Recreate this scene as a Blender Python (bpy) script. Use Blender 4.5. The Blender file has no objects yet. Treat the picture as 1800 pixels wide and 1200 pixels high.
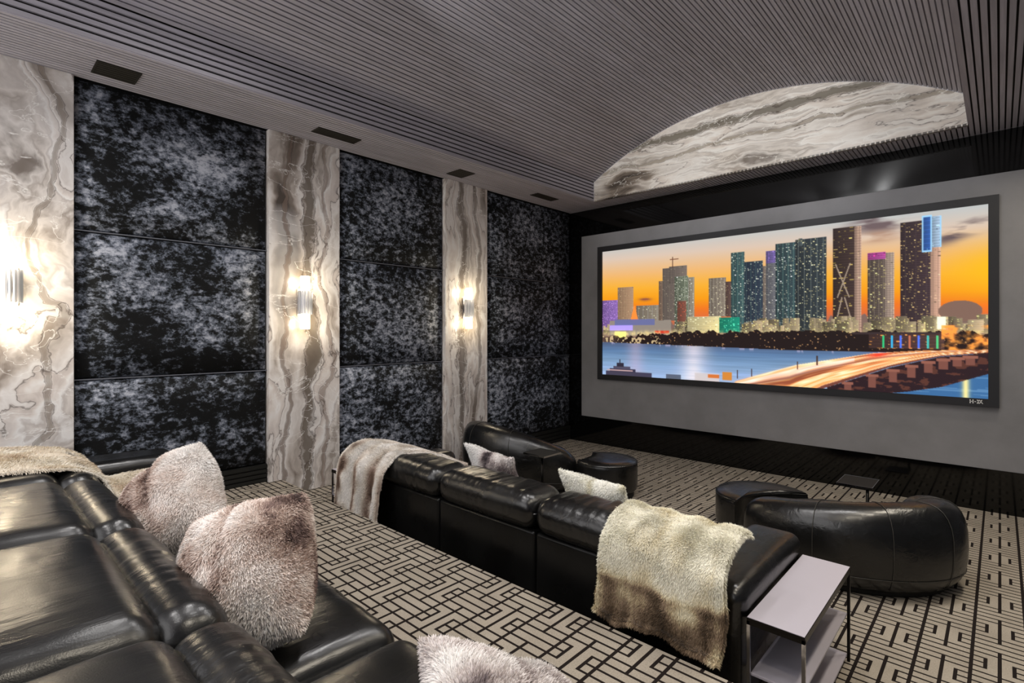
import bpy, bmesh, math, random
import numpy as np
from mathutils import Vector, Matrix
random.seed(7)
rng = np.random.default_rng(7)
PI = math.pi
S = bpy.context.scene
C = S.collection

# ------------------------------------------------------------------ camera, world, exposure
YAW = 0.7526
CAMZ = 1.67
cd = bpy.data.cameras.new('camera')
cd.sensor_width = 36.0
cd.lens = 915.94 / 1800 * 36
cd.shift_y = -15.6 / 1800
cd.clip_start = 0.02
cam = bpy.data.objects.new('camera', cd)
C.objects.link(cam)
cam.location = (0, 0, CAMZ)
cam.rotation_euler = (PI / 2, 0, YAW)
S.camera = cam

w = bpy.data.worlds.new('world')
S.world = w
w.use_nodes = True
w.node_tree.nodes['Background'].inputs[0].default_value = (1.0, 0.975, 0.975, 1)
w.node_tree.nodes['Background'].inputs[1].default_value = 2.0
S.view_settings.view_transform = 'Standard'
S.view_settings.look = 'None'
S.view_settings.gamma = 1
S.view_settings.exposure = 0.0

# unseen fill spots added overhead (above and behind the camera, and in the right-hand soffit)
def overhead_fill(x, y, z, watts):
    ld = bpy.data.lights.new('overhead_fill_lamp', 'SPOT')
    ld.energy = watts
    ld.color = (1.0, 0.97, 0.95) if x < 0 else (1.0, 0.90, 0.74)
    ld.spot_size = math.radians(150)
    ld.spot_blend = 1.0
    ld.shadow_soft_size = 0.10
    o = bpy.data.objects.new('overhead_fill_lamp', ld)
    C.objects.link(o)
    o.location = (x, y, z)


for lx_, ly_, lz_ in ((-3.2, -0.6, 4.10), (-3.2, 1.2, 4.10), (-2.2, -0.6, 4.33), (-2.2, 0.9, 4.33), (-2.2, 2.4, 4.33),
                      (-1.2, -0.6, 4.20), (-1.2, 1.2, 4.20), (-1.2, 3.0, 4.20), (-0.6, 3.7, 3.95), (0.15, 0.6, 3.50), (0.15, 2.0, 3.50), (0.15, 3.4, 3.50),
                      (0.25, 4.6, 3.50), (0.25, 5.7, 3.50)):
    overhead_fill(lx_, ly_, lz_, 70.0 if lx_ < -3 else (74.0 if lx_ > 0 else (70.0 if ly_ > 2 else 44.0)))
# unseen spots added below the vault to brighten the marble lunette
for sx_ in (-3.3, -2.2, -1.1):
    ld_ = bpy.data.lights.new('lunette_fill_lamp', 'SPOT')
    ld_.energy = 330.0
    ld_.spot_size = math.radians(30)
    ld_.spot_blend = 0.8
    ld_.shadow_soft_size = 0.05
    lo_ = bpy.data.objects.new('lunette_fill_lamp', ld_)
    C.objects.link(lo_)
    lo_.location = (-2.2 + (sx_ + 2.2) * 0.4, 0.5, 4.22)
    lo_.rotation_euler = (Vector((sx_, 6.2, 3.85)) - lo_.location).to_track_quat('-Z', 'Y').to_euler()

# ------------------------------------------------------------------ room constants (metres)
XL, XR = -4.92, 0.486
YS, YB = 6.594, -1.6
ZC = 3.535            # soffit
ZSP = 3.81            # springing of the vault
SAG = 0.58
XA, XB = -4.223, -0.2116   # soffit edges
YL = 6.22             # plane of the marble lunette
ZP = 0.30             # rear platform
YP = 2.08             # platform edge
COLS = [(-0.12, 0.585), (1.961, 2.662), (4.040, 4.746)]


# ------------------------------------------------------------------ helpers
def lin(c):
    out = []
    for v in c:
        v = v / 255.0
        out.append(v / 12.92 if v <= 0.04045 else ((v + 0.055) / 1.055) ** 2.4)
    return tuple(out)


def mesh_obj(name, v, f, mat, parent=None, smooth=False):
    me = bpy.data.meshes.new(name)
    me.from_pydata([tuple(p) for p in v], [], [tuple(int(i) for i in q) for q in f])
    me.update()
    if smooth:
        me.polygons.foreach_set('use_smooth', [True] * len(me.polygons))
    if mat:
        me.materials.append(mat)
    o = bpy.data.objects.new(name, me)
    C.objects.link(o)
    if parent:
        o.parent = parent
    return o


def link(name, me, parent=None, loc=None, rot=None):
    o = bpy.data.objects.new(name, me)
    C.objects.link(o)
    if parent:
        o.parent = parent
    if loc:
        o.location = loc
    if rot:
        o.rotation_euler = rot
    return o


def empty(name, loc, label, cat, group=None):
    o = bpy.data.objects.new(name, None)
    C.objects.link(o)
    o.location = loc
    o.empty_display_size = 0.1
    tag(o, label, cat, group)
    return o


def tag(o, label=None, cat=None, group=None, kind=None):
    if label: o['label'] = label
    if cat: o['category'] = cat
    if group: o['group'] = group
    if kind: o['kind'] = kind
    return o


def under(o, root):
    """parent o to root keeping world-space mesh coordinates (roots are unrotated empties)"""
    o.parent = root
    p = root
    off = Vector((0, 0, 0))
    while p:
        off += p.location
        p = p.parent
    o.location = o.location - off
    return o


BOXF = [(0, 1, 3, 2), (4, 6, 7, 5), (0, 4, 5, 1), (2, 3, 7, 6), (0, 2, 6, 4), (1, 5, 7, 3)]


def boxv(x0, x1, y0, y1, z0, z1):
    return [(x, y, z) for x in (x0, x1) for y in (y0, y1) for z in (z0, z1)]


def boxes(lst):
    v, f = [], []
    for b in lst:
        k = len(v)
        v += boxv(*b)
        f += [tuple(i + k for i in q) for q in BOXF]
    return v, f


def box(name, b, mat, parent=None, bevel=0.0):
    v, f = boxes([b])
    o = mesh_obj(name, v, f, mat, parent)
    if bevel:
        bm = bmesh.new()
        bm.from_mesh(o.data)
        bmesh.ops.bevel(bm, geom=bm.edges[:], offset=bevel, segments=2, affect='EDGES')
        bm.to_mesh(o.data)
        bm.free()
    return o


def weld(v, f):
    v = np.asarray(v, float)
    key = np.round(v, 5)
    u, idx, inv = np.unique(key, axis=0, return_index=True, return_inverse=True)
    inv = inv.reshape(-1)
    nf = []
    for q in f:
        r = []
        for i in q:
            j = int(inv[i])
            if not r or r[-1] != j:
                r.append(j)
        if r[0] == r[-1] and len(r) > 1:
            r.pop()
        if len(set(r)) > 2:
            nf.append(tuple(r))
    return v[idx], nf


def rounded(half, r, n=(10, 10, 6), m=4):
    """rounded box, closed, welded: half sizes, corner radius, face grid"""
    hx = np.array(half, float)
    ax = []
    for k in range(3):
        h = hx[k]
        a = np.linspace(-h, -h + r, m, endpoint=False)
        b = np.linspace(-h + r, h - r, n[k])
        c = np.linspace(h - r, h, m + 1)[1:]
        ax.append(np.concatenate([a, b, c]))
    V, F = [], []
    for k in range(3):
        i, j = (k + 1) % 3, (k + 2) % 3
        for s in (-1, 1):
            A, B = ax[i], ax[j]
            base = len(V)
            for a in A:
                for b in B:
                    p = [0, 0, 0]
                    p[k] = s * hx[k]; p[i] = a; p[j] = b
                    V.append(p)
            nb = len(B)
            for a in range(len(A) - 1):
                for b in range(nb - 1):
                    q = [base + a * nb + b, base + (a + 1) * nb + b, base + (a + 1) * nb + b + 1, base + a * nb + b + 1]
                    F.append(q if s > 0 else q[::-1])
    V = np.array(V)
    inn = np.clip(V, -(hx - r), hx - r)
    off = V - inn
    ln = np.linalg.norm(off, axis=1, keepdims=True)
    V = inn + r * off / np.maximum(ln, 1e-9)
    return weld(V, F)


_T = rng.random((64, 64, 64))


def vnoise(p):
    p = np.asarray(p, float)
    i = np.floor(p).astype(int)
    f = p - i
    f = f * f * (3 - 2 * f)
    r = 0
    for dx in (0, 1):
        for dy in (0, 1):
            for dz in (0, 1):
                wgt = (f[:, 0] if dx else 1 - f[:, 0]) * (f[:, 1] if dy else 1 - f[:, 1]) * (f[:, 2] if dz else 1 - f[:, 2])
                r = r + wgt * _T[(i[:, 0] + dx) % 64, (i[:, 1] + dy) % 64, (i[:, 2] + dz) % 64]
    return r


def fbm(p, o=4):
    p = np.asarray(p, float)
    a, s, t = 0.5, 0, 0
    for k in range(o):
        s = s + a * vnoise(p * (2 ** k) + 17.3 * k)
        t += a
        a *= 0.5
    return s / t


# ------------------------------------------------------------------ material helpers
def new_mat(name):
    m = bpy.data.materials.new(name)
    m.use_nodes = True
    nt = m.node_tree
    b = nt.nodes['Principled BSDF']
    return m, nt, b


class N:
    """tiny node-building helper"""
    def __init__(self, nt):
        self.nt = nt

    def node(self, t, **kw):
        n = self.nt.nodes.new(t)
        for k, v in kw.items():
            setattr(n, k, v)
        return n

    def put(self, sock, v):
        if hasattr(v, 'is_linked') or isinstance(v, bpy.types.NodeSocket):
            self.nt.links.new(v, sock)
        else:
            sock.default_value = v

    def math(self, op, a, b=None, c=None):
        n = self.node('ShaderNodeMath', operation=op)
        self.put(n.inputs[0], a)
        if b is not None: self.put(n.inputs[1], b)
        if c is not None: self.put(n.inputs[2], c)
        return n.outputs[0]

    def noise(self, vec, scale, detail=4, rough=0.5, dist=0.0):
        n = self.node('ShaderNodeTexNoise')
        self.nt.links.new(vec, n.inputs['Vector'])
        n.inputs['Scale'].default_value = scale
        n.inputs['Detail'].default_value = detail
        n.inputs['Roughness'].default_value = rough
        n.inputs['Distortion'].default_value = dist
        return n.outputs[0], n.outputs[1]

    def mapping(self, vec, scale=(1, 1, 1), loc=(0, 0, 0), rot=(0, 0, 0)):
        n = self.node('ShaderNodeMapping')
        self.nt.links.new(vec, n.inputs[0])
        n.inputs['Location'].default_value = loc
        n.inputs['Rotation'].default_value = rot
        n.inputs['Scale'].default_value = scale
        return n.outputs[0]

    def coord(self):
        return self.node('ShaderNodeTexCoord').outputs['Object']

    def geo(self):
        return self.node('ShaderNodeNewGeometry').outputs['Position']

    def ramp(self, fac, stops, interp='LINEAR'):
        n = self.node('ShaderNodeValToRGB')
        cr = n.color_ramp
        cr.interpolation = interp
        while len(cr.elements) < len(stops):
            cr.elements.new(0.5)
        for e, (p, c) in zip(cr.elements, stops):
            e.position = p
            e.color = (*c, 1) if len(c) == 3 else c
        self.nt.links.new(fac, n.inputs[0])
        return n.outputs[0]

    def mix(self, fac, a, b, typ='MIX'):
        n = self.node('ShaderNodeMix', data_type='RGBA', blend_type=typ)
        self.put(n.inputs[0], fac)
        self.put(n.inputs[6], a if not isinstance(a, tuple) else (*a, 1)[:4])
        self.put(n.inputs[7], b if not isinstance(b, tuple) else (*b, 1)[:4])
        return n.outputs[2]

    def bump(self, h, strength=0.3, dist=0.01, normal=None):
        n = self.node('ShaderNodeBump')
        n.inputs['Strength'].default_value = strength
        n.inputs['Distance'].default_value = dist
        self.nt.links.new(h, n.inputs['Height'])
        if normal is not None:
            self.nt.links.new(normal, n.inputs['Normal'])
        return n.outputs[0]


def plain(name, col, rough=0.5, metal=0.0, spec=0.5):
    m, nt, b = new_mat(name)
    b.inputs['Base Color'].default_value = (*lin(col), 1)
    b.inputs['Roughness'].default_value = rough
    b.inputs['Metallic'].default_value = metal
    b.inputs['Specular IOR Level'].default_value = spec
    return m


def mat_carpet(name, x0, y0, unit=0.0535):
    m, nt, b = new_mat(name)
    n = N(nt)
    pos = n.geo()
    sx = n.node('ShaderNodeSeparateXYZ')
    nt.links.new(pos, sx.inputs[0])
    u = n.math('DIVIDE', n.math('SUBTRACT', sx.outputs[0], x0), unit)
    v = n.math('DIVIDE', n.math('SUBTRACT', sx.outputs[1], y0), unit)
    col = n.math('FLOOR', n.math('DIVIDE', u, 4.0))
    um = n.math('SUBTRACT', u, n.math('MULTIPLY', col, 4.0))
    a = n.math('ABSOLUTE', n.math('SUBTRACT', um, 2.0))
    vs = n.math('ADD', v, n.math('MULTIPLY', col, 4.0))
    b_ = n.math('ABSOLUTE', n.math('SUBTRACT', n.math('FLOORED_MODULO', n.math('ADD', vs, 4.0), 8.0), 4.0))
    W1, W2 = 0.145, 0.115
    main = n.math('GREATER_THAN', a, 2 - W1)
    seg = n.math('MULTIPLY', n.math('LESS_THAN', a, W1), n.math('LESS_THAN', b_, 3.0 + W2))
    end = n.math('MULTIPLY', n.math('LESS_THAN', n.math('ABSOLUTE', n.math('SUBTRACT', a, 1.0)), W1), n.math('LESS_THAN', b_, 1.0 + W2))
    fb = n.math('LESS_THAN', n.math('ABSOLUTE', n.math('SUBTRACT', b_, n.math('ROUND', b_))), W2)
    ok = n.math('MAXIMUM', n.math('GREATER_THAN', b_, 1.5), n.math('GREATER_THAN', a, 1.0))
    line = n.math('MAXIMUM', n.math('MAXIMUM', main, seg), n.math('MAXIMUM', end, n.math('MULTIPLY', fb, ok)))
    f1, _ = n.noise(pos, 160, 2)
    f2, _ = n.noise(pos, 5, 3)
    base = n.ramp(f1, [(0.25, lin((136, 128, 116))), (0.75, lin((178, 168, 154)))])
    base = n.mix(0.35, base, n.ramp(f2, [(0.3, lin((138, 130, 118))), (0.7, lin((176, 167, 154)))]))
    c = n.mix(line, base, lin((30, 24, 22)))
    nt.links.new(c, b.inputs['Base Color'])
    b.inputs['Roughness'].default_value = 0.95
    b.inputs['Specular IOR Level'].default_value = 0.15
    h = n.math('SUBTRACT', f1, n.math('MULTIPLY', line, 0.8))
    nt.links.new(n.bump(h, 0.5, 0.004), b.inputs['Normal'])
    return m


def mat_leather(name, wr=1.0, stretch=(1, 1, 1), spec=0.75):
    m, nt, b = new_mat(name)
    n = N(nt)
    pos = n.geo()
    f1, _ = n.noise(pos, 260, 2)
    mp = n.mapping(pos, stretch)
    f2, _ = n.noise(mp, 22, 4, 0.55, 0.5)
    f4, _ = n.noise(pos, 4, 2)
    f2 = n.math('MULTIPLY', f2, n.ramp(f4, [(0.35, (0.15,) * 3), (0.65, (1,) * 3)]))
    f3, _ = n.noise(pos, 3, 3)
    nt.links.new(n.ramp(f3, [(0.3, (0.003, 0.003, 0.003)), (0.7, (0.007, 0.007, 0.007))]), b.inputs['Base Color'])
    nt.links.new(n.ramp(f3, [(0.3, (0.22,) * 3), (0.7, (0.34,) * 3)]), b.inputs['Roughness'])
    b.inputs['Specular IOR Level'].default_value = spec
    n1 = n.bump(f1, 0.12, 0.002)
    nt.links.new(n.bump(f2, 0.27 * wr, 0.016, n1), b.inputs['Normal'])
    return m


def mat_velvet(name, seed, bigw=0.75, shift=0.0):
    m, nt, b = new_mat(name)
    n = N(nt)
    pos = n.geo()
    big, _ = n.noise(n.mapping(pos, (1, 1, 1.4), (seed, seed * 0.7, 0)), 1.7, 3, 0.6)
    mid, _ = n.noise(n.mapping(pos, (1, 1.0, 1.5), (0, seed, 0)), 13, 6, 0.68, 0.15)
    fine, _ = n.noise(n.mapping(pos, (1, 1, 1.4), (0, 0, seed)), 40, 5, 0.75, 0.3)
    t = n.math('ADD', n.math('MULTIPLY', big, bigw), n.math('ADD', n.math('MULTIPLY', mid, 0.85), n.math('MULTIPLY', fine, 0.42)))
    t = n.math('ADD', n.math('DIVIDE', t, 1.27 + bigw), shift - 0.007)
    c = n.ramp(t, [(0.43, lin((2, 3, 4))), (0.484, lin((10, 12, 15))), (0.496, lin((52, 57, 65))), (0.522, lin((84, 90, 101))), (0.548, lin((122, 128, 141))), (0.60, lin((178, 182, 193)))])
    nt.links.new(c, b.inputs['Base Color'])
    nt.links.new(n.ramp(t, [(0.46, (0.8,) * 3), (0.6, (0.42,) * 3)]), b.inputs['Roughness'])
    b.inputs['Specular IOR Level'].default_value = 0.3
    nt.links.new(n.bump(fine, 0.2, 0.004), b.inputs['Normal'])
    return m


def mat_marble(name, scale, loc, warp=1.0, tint=0.0, contrast=1.0, bands=(), axis=1):
    """flowing veined marble: strongly stretched, domain-warped layers"""
    m, nt, b = new_mat(name)
    n = N(nt)
    pos = n.geo()
    iso = n.mapping(pos, (1, 1, 1), loc)
    _, wcol = n.noise(iso, 1.3, 3, 0.55)
    _, wcol2 = n.noise(iso, 5.0, 3, 0.6)
    wv = n.node('ShaderNodeVectorMath', operation='MULTIPLY_ADD')
    nt.links.new(wcol, wv.inputs[0])
    wv.inputs[1].default_value = (warp * 0.55, warp * 0.55, warp * 0.55)
    nt.links.new(iso, wv.inputs[2])
    wv2 = n.node('ShaderNodeVectorMath', operation='MULTIPLY_ADD')
    nt.links.new(wcol2, wv2.inputs[0])
    wv2.inputs[1].default_value = (warp * 0.09, warp * 0.09, warp * 0.09)
    nt.links.new(wv.outputs[0], wv2.inputs[2])
    mp = n.mapping(wv2.outputs[0], scale)
    f, _ = n.noise(mp, 1.0, 6, 0.50)
    k = n.math('ADD', n.math('MULTIPLY', n.math('SUBTRACT', f, 0.5), 1.7 * contrast), 0.5)
    c = n.ramp(k, [(0.18, lin((84, 76, 70))), (0.27, lin((142, 131, 122))), (0.335, lin((200, 191, 184))), (0.40, lin((236, 232, 229))),
                   (0.45, lin((208, 198, 192))), (0.49, lin((228, 220, 214))), (0.54, lin((244, 242, 240))), (0.58, lin((196, 188, 183))),
                   (0.62, lin((226, 219, 213))), (0.68, lin((168, 158, 150))), (0.72, lin((220, 214, 209))), (0.80, lin((120, 110, 102)))])
    # broad grey / blush clouds
    f3, _ = n.noise(wv.outputs[0], 1.6, 3, 0.5)
    c = n.mix(n.ramp(f3, [(0.42, (0, 0, 0)), (0.70, (0.65,) * 3)]), c, lin((226, 222, 220)))
    # broad taupe bands that wander along the slab
    sx = n.node('ShaderNodeSeparateXYZ')
    nt.links.new(wv2.outputs[0], sx.inputs[0])
    fb_, _ = n.noise(wv2.outputs[0], 14, 4, 0.6)
    for (c0, half, bcol, amt) in bands:
        dd = n.math('ABSOLUTE', n.math('SUBTRACT', sx.outputs[axis], c0))
        dd = n.math('ADD', dd, n.math('MULTIPLY', n.math('SUBTRACT', fb_, 0.5), half * 1.3))
        c = n.mix(n.ramp(n.math('DIVIDE', dd, half * 2), [(0.30, (amt,) * 3), (0.52, (0, 0, 0))]), c, lin(bcol))
        c = n.mix(n.ramp(n.math('ABSOLUTE', n.math('SUBTRACT', dd, half)), [(0.0, (0.7,) * 3), (half * 0.16, (0, 0, 0))]), c, lin((72, 62, 56)))
    # thin dark vein lines following the layers
    d = n.math('ABSOLUTE', n.math('SUBTRACT', k, 0.432))
    c = n.mix(n.ramp(d, [(0.0, (0.75,) * 3), (0.010, (0, 0, 0))]), c, lin((84, 74, 68)))
    # thin white cross veins
    fv, _ = n.noise(n.mapping(pos, (1.2, 1.2, 2.2), (3.1, loc[1], 0)), 1.5, 5, 0.55, 0.5)
    d2 = n.math('ABSOLUTE', n.math('SUBTRACT', fv, 0.52))
    c = n.mix(n.ramp(d2, [(0.0, (0.85,) * 3), (0.005, (0, 0, 0))]), c, lin((248, 246, 243)))
    if tint:
        c = n.mix(tint, c, lin((226, 216, 190)), 'MULTIPLY')
    nt.links.new(c, b.inputs['Base Color'])
    b.inputs['Roughness'].default_value = 0.25
    return m


def mat_slat(name):
    m, nt, b = new_mat(name)
    n = N(nt)
    pos = n.geo()
    oi = n.node('ShaderNodeObjectInfo').outputs['Random']
    f, _ = n.noise(n.mapping(pos, (20, 0.8, 20)), 3, 4)
    c = n.ramp(f, [(0.3, lin((164, 161, 170))), (0.7, lin((190, 186, 196)))])
    c = n.mix(n.math('MULTIPLY', oi, 0.35), c, lin((146, 142, 145)))
    nt.links.new(c, b.inputs['Base Color'])
    b.inputs['Roughness'].default_value = 0.55
    b.inputs['Specular IOR Level'].default_value = 0.3
    return m


def mat_attr(name, emit=False, rough=0.9, strength=1.0):
    m, nt, b = new_mat(name)
    n = N(nt)
    a = n.node('ShaderNodeAttribute', attribute_name='Col')
    if emit:
        nt.links.new(a.outputs[0], b.inputs['Emission Color'])
        b.inputs['Emission Strength'].default_value = strength
        b.inputs['Base Color'].default_value = (0.01, 0.01, 0.01, 1)
        b.inputs['Roughness'].default_value = 0.6
        b.inputs['Specular IOR Level'].default_value = 0.1
    else:
        nt.links.new(a.outputs[0], b.inputs['Base Color'])
        b.inputs['Roughness'].default_value = rough
        b.inputs['Specular IOR Level'].default_value = 0.15
        b.inputs['Sheen Weight'].default_value = 0.3
        b.inputs['Sheen Roughness'].default_value = 0.4
    return m


def mat_plaster(name, c0, c1):
    m, nt, b = new_mat(name)
    n = N(nt)
    f, _ = n.noise(n.geo(), 1.6, 5, 0.6)
    nt.links.new(n.ramp(f, [(0.3, lin(c0)), (0.7, lin(c1))]), b.inputs['Base Color'])
    b.inputs['Roughness'].default_value = 0.6
    g, _ = n.noise(n.geo(), 90, 2)
    nt.links.new(n.bump(g, 0.08, 0.002), b.inputs['Normal'])
    return m


M_carpet_up = mat_carpet('carpet_upper', -1.634, 1.571, 0.0538)
M_carpet_lo = mat_carpet('carpet_lower', -0.32, 3.77, 0.0532)
M_leather = mat_leather('black_leather', 1.0, (1.0, 0.22, 1.0))
M_leather_t = mat_leather('black_leather_tight', 0.35, (1, 1, 1), 0.25)
M_slat = mat_slat('grey_wood_slat')
M_gap = plain('slat_backing', (26, 24, 24), 0.9)
M_black = plain('matt_black', (10, 10, 10), 0.7)
M_gloss = plain('gloss_black', (7, 7, 7), 0.06, 0, 0.5)
M_rib = plain('ribbed_black', (20, 21, 19), 0.5)
M_grey = mat_plaster('grey_plaster', (120, 119, 121), (138, 137, 140))
M_frame = plain('screen_frame', (20, 20, 26), 0.55)
M_chrome = plain('chrome', (200, 200, 205), 0.15, 1.0)
M_steel = plain('dark_steel', (40, 38, 36), 0.3, 0.9)
M_top = plain('table_lacquer', (182, 177, 187), 0.32, 0.0, 0.7)
M_vent = plain('vent_dark', (34, 30, 22), 0.7)
M_pipe = plain('velvet_piping', (96, 99, 108), 0.6)
M_white = plain('white_mark', (220, 220, 220), 0.5)
M_fur = mat_attr('fur', False, 0.95)
M_vel = [mat_velvet('crushed_velvet', 0.0, 0.62, 0.0), mat_velvet('crushed_velvet_b', 4.3, 0.62, 0.006), mat_velvet('crushed_velvet_c', 9.1, 0.62),
         mat_velvet('crushed_velvet_d', 2.2, 0.35, 0.012), mat_velvet('crushed_velvet_e', 6.6, 0.35, 0.014), mat_velvet('crushed_velvet_f', 8.2, 0.4, 0.010)]
# the warp adds about 0.32 * warp to every coordinate, so the bands are given in warped slab coordinates
M_mar = [mat_marble('marble_a', (1.4, 1.7, 0.9), (0, 0.3, 0), 1.3, 0, 1.0, ((1.16, 0.022, (128, 116, 104), 0.6), (0.70, 0.03, (120, 112, 102), 0.6))),
         mat_marble('marble_b', (1.6, 2.0, 0.45), (0, 5.2, 1.7), 0.9, 0, 1.0, ((7.83, 0.050, (112, 102, 92), 0.9), (7.62, 0.022, (124, 108, 98), 0.75), (8.0, 0.02, (140, 122, 112), 0.6))),
         mat_marble('marble_c', (2.0, 3.2, 0.42), (0, 2.1, 4.4), 0.6, 0, 1.0, ((6.60, 0.045, (118, 108, 100), 0.85), (6.85, 0.025, (128, 118, 110), 0.7)))]
M_marL = mat_marble('marble_lunette', (0.55, 2.0, 3.6), (1.3, 0, 2.2), 0.55, 0.3, 1.0, ((6.55, 0.05, (116, 110, 100), 0.9), (6.30, 0.022, (150, 140, 126), 0.7)), 2)


def mat_glow(name, col, s):
    m, nt, b = new_mat(name)
    b.inputs['Base Color'].default_value = (*col, 1)
    b.inputs['Emission Color'].default_value = (*col, 1)
    b.inputs['Emission Strength'].default_value = s
    return m


M_glow = mat_glow('warm_glass', (1.0, 0.80, 0.48), 9.0)
m, nt, b = new_mat('crystal')
b.inputs['Base Color'].default_value = (0.95, 0.95, 0.97, 1)
b.inputs['Roughness'].default_value = 0.08
b.inputs['Metallic'].default_value = 0.65
M_crystal = m

# ------------------------------------------------------------------ floors
def struct(o, name=None):
    o['kind'] = 'structure'
    return o


floor = struct(box('floor', (XL - 0.3, XR + 0.3, YP - 0.02, YS + 0.2, -0.1, 0.0), M_carpet_lo))
tag(floor, 'patterned taupe carpet of the lower floor before the screen')
plat = struct(box('floor_platform', (XL - 0.3, XR + 0.3, YB - 0.6, YP, -0.1, ZP), M_carpet_up))
tag(plat, 'raised carpeted platform carrying the rear sofa')
step = struct(box('floor_step', (XL, -4.33, YP, 2.78, -0.02, 0.15), M_carpet_up))
tag(step, 'carpeted aisle step beside the left wall')

# ------------------------------------------------------------------ ceiling: backing shell + slats
R_V = ((XB - XA) ** 2 / 4 + SAG ** 2) / (2 * SAG)
XM = (XA + XB) / 2
ZV = ZSP + SAG - R_V
A0 = math.asin((XB - XA) / 2 / R_V)
v, f = [], []
n = 48
TH = 0.02
ring = [(XL - 0.25, ZC + TH), (XA - TH, ZC + TH), (XA - TH, ZSP + 0.01)]
for i in range(n + 1):
    a = -A0 + 2 * A0 * i / n
    ring.append((XM + (R_V + TH) * math.sin(a), ZV + (R_V + TH) * math.cos(a)))
ring += [(XB + TH, ZSP + 0.01), (XB + TH, ZC + TH), (XR + 0.25, ZC + TH)]
for x, z in ring:
    v.append((x, YB - 0.6, z)); v.append((x, YL + 0.02, z))
for i in range(len(ring) - 1):
    f.append((2 * i, 2 * i + 1, 2 * i + 3, 2 * i + 2))
k = len(v)
v += [(XL - 0.25, YL + 0.0, ZC + TH), (XR + 0.25, YL + 0.0, ZC + TH), (XR + 0.25, YS + 0.2, ZC + TH), (XL - 0.25, YS + 0.2, ZC + TH)]
f.append((k, k + 1, k + 2, k + 3))
ceiling = struct(mesh_obj('ceiling', v, f, M_gap))
tag(ceiling, 'barrel vaulted ceiling lined with grey wooden slats')

PITCH = 0.0405
SW, ST = 0.0295, 0.018


def slat_mesh(length, name='slat'):
    vv, ff = boxes([(-SW / 2, SW / 2, 0, length, 0, ST)])
    me = bpy.data.meshes.new(name)
    me.from_pydata(vv, [], ff)
    me.materials.append(M_slat)
    return me


Y_BACK = YB - 0.55
SL = slat_mesh(YL - Y_BACK)
SLF = slat_mesh(YS - Y_BACK)
SS = slat_mesh(YS - YL)
nv = int(2 * A0 * R_V / PITCH)
for i in range(nv):
    a = -A0 + 2 * A0 * (i + 0.5) / nv
    link('slat', SL, ceiling, (XM + R_V * math.sin(a), Y_BACK, ZV + R_V * math.cos(a)), (0, a, 0))
for x0, x1 in ((XL + 0.004, XA), (XB, XR)):
    ns = int((x1 - x0) / PITCH)
    p = (x1 - x0) / ns
    for i in range(ns):
        link('slat', SLF, ceiling, (x0 + p * (i + 0.5), Y_BACK, ZC))
nb = int((XB - XA) / PITCH)
p = (XB - XA) / nb
for i in range(nb):
    link('slat', SS, ceiling, (XA + p * (i + 0.5), YL, ZC))
for s, x in ((1, XA), (-1, XB)):
    nf = 6
    p = (ZSP - ZC) / nf
    for i in range(nf):
        link('slat', SL, ceiling, (x, Y_BACK, ZC + p * (i + 0.5)), (0, -s * PI / 2, 0))

# ------------------------------------------------------------------ left wall: velvet panels, marble pilasters, ribbed base
wall_l = struct(box('wall_left', (XL - 0.25, XL - 0.045, YB, YS + 0.2, -0.05, ZC + 0.02), M_black))
tag(wall_l, 'long wall of dark crushed velvet panels between marble pilasters')
ZU, ZLo = CAMZ + 0.7526, CAMZ - 0.3473
bays = [(-1.5, -0.12), (0.585, 1.961), (2.662, 4.040), (4.746, YS)]


def soft_panel(y0, y1, z0, z1, mat, parent):
    """upholstered panel: pillowed front face with turned edges"""
    ny, nz = 10, 8
    vv, ff = [], []
    ys = np.linspace(y0, y1, ny + 1); zs = np.linspace(z0, z1, nz + 1)
    ys[1] = y0 + 0.012; ys[-2] = y1 - 0.012; zs[1] = z0 + 0.012; zs[-2] = z1 - 0.012
    for i, y in enumerate(ys):
        for j, z in enumerate(zs):
            e = i in (0, ny) or j in (0, nz)
            e2 = i in (1, ny - 1) or j in (1, nz - 1)
            x = XL - 0.045 if e else (XL - 0.012 if e2 else XL)
            vv.append((x, y, z))
    for i in range(ny):
        for j in range(nz):
            a = i * (nz + 1) + j
            ff.append((a, a + nz + 1, a + nz + 2, a + 1))
    return mesh_obj('velvet_panel', vv, ff, mat, parent, True)


for k, (y0, y1) in enumerate(bays):
    zb = 0.465 if k < 2 else 0.215
    g = 0.004
    soft_panel(y0 + g, y1 - g, ZU + g, ZC - 0.002, M_vel[k % 3 + (3 if k > 1 else 0)], wall_l)
    soft_panel(y0 + g, y1 - g, ZLo + g, ZU - g, M_vel[(k + 1) % 3 + (3 if k > 1 else 0)], wall_l)
    soft_panel(y0 + g, y1 - g, zb + g, ZLo - g, M_vel[(k + 2) % 3 + (3 if k > 1 else 0)], wall_l)
    for zq in (ZLo, ZU):
        box('piping', (XL - 0.03, XL - 0.004, y0 + 0.004, y1 - 0.004, zq - 0.004, zq + 0.004), M_pipe, wall_l)
    base = struct(box('baseboard_left', (XL - 0.045, XL - 0.012, y0, y1, (ZP if k < 2 else 0.0) - 0.01, zb), M_rib))
    nr = 4
    zz = ZP if k < 2 else 0.0
    ph = (zb - zz) / nr
    for r_ in range(nr):
        box('rib', (XL - 0.012, XL + 0.004, y0 + 0.002, y1 - 0.002, zz + ph * r_ + 0.006, zz + ph * (r_ + 1) - 0.006), M_rib, base)
for k, (y0, y1) in enumerate(COLS):
    o = box('marble_pilaster', (XL - 0.045, XL + 0.035, y0, y1, 0.0, ZC), M_mar[k], wall_l, 0.003)

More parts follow.
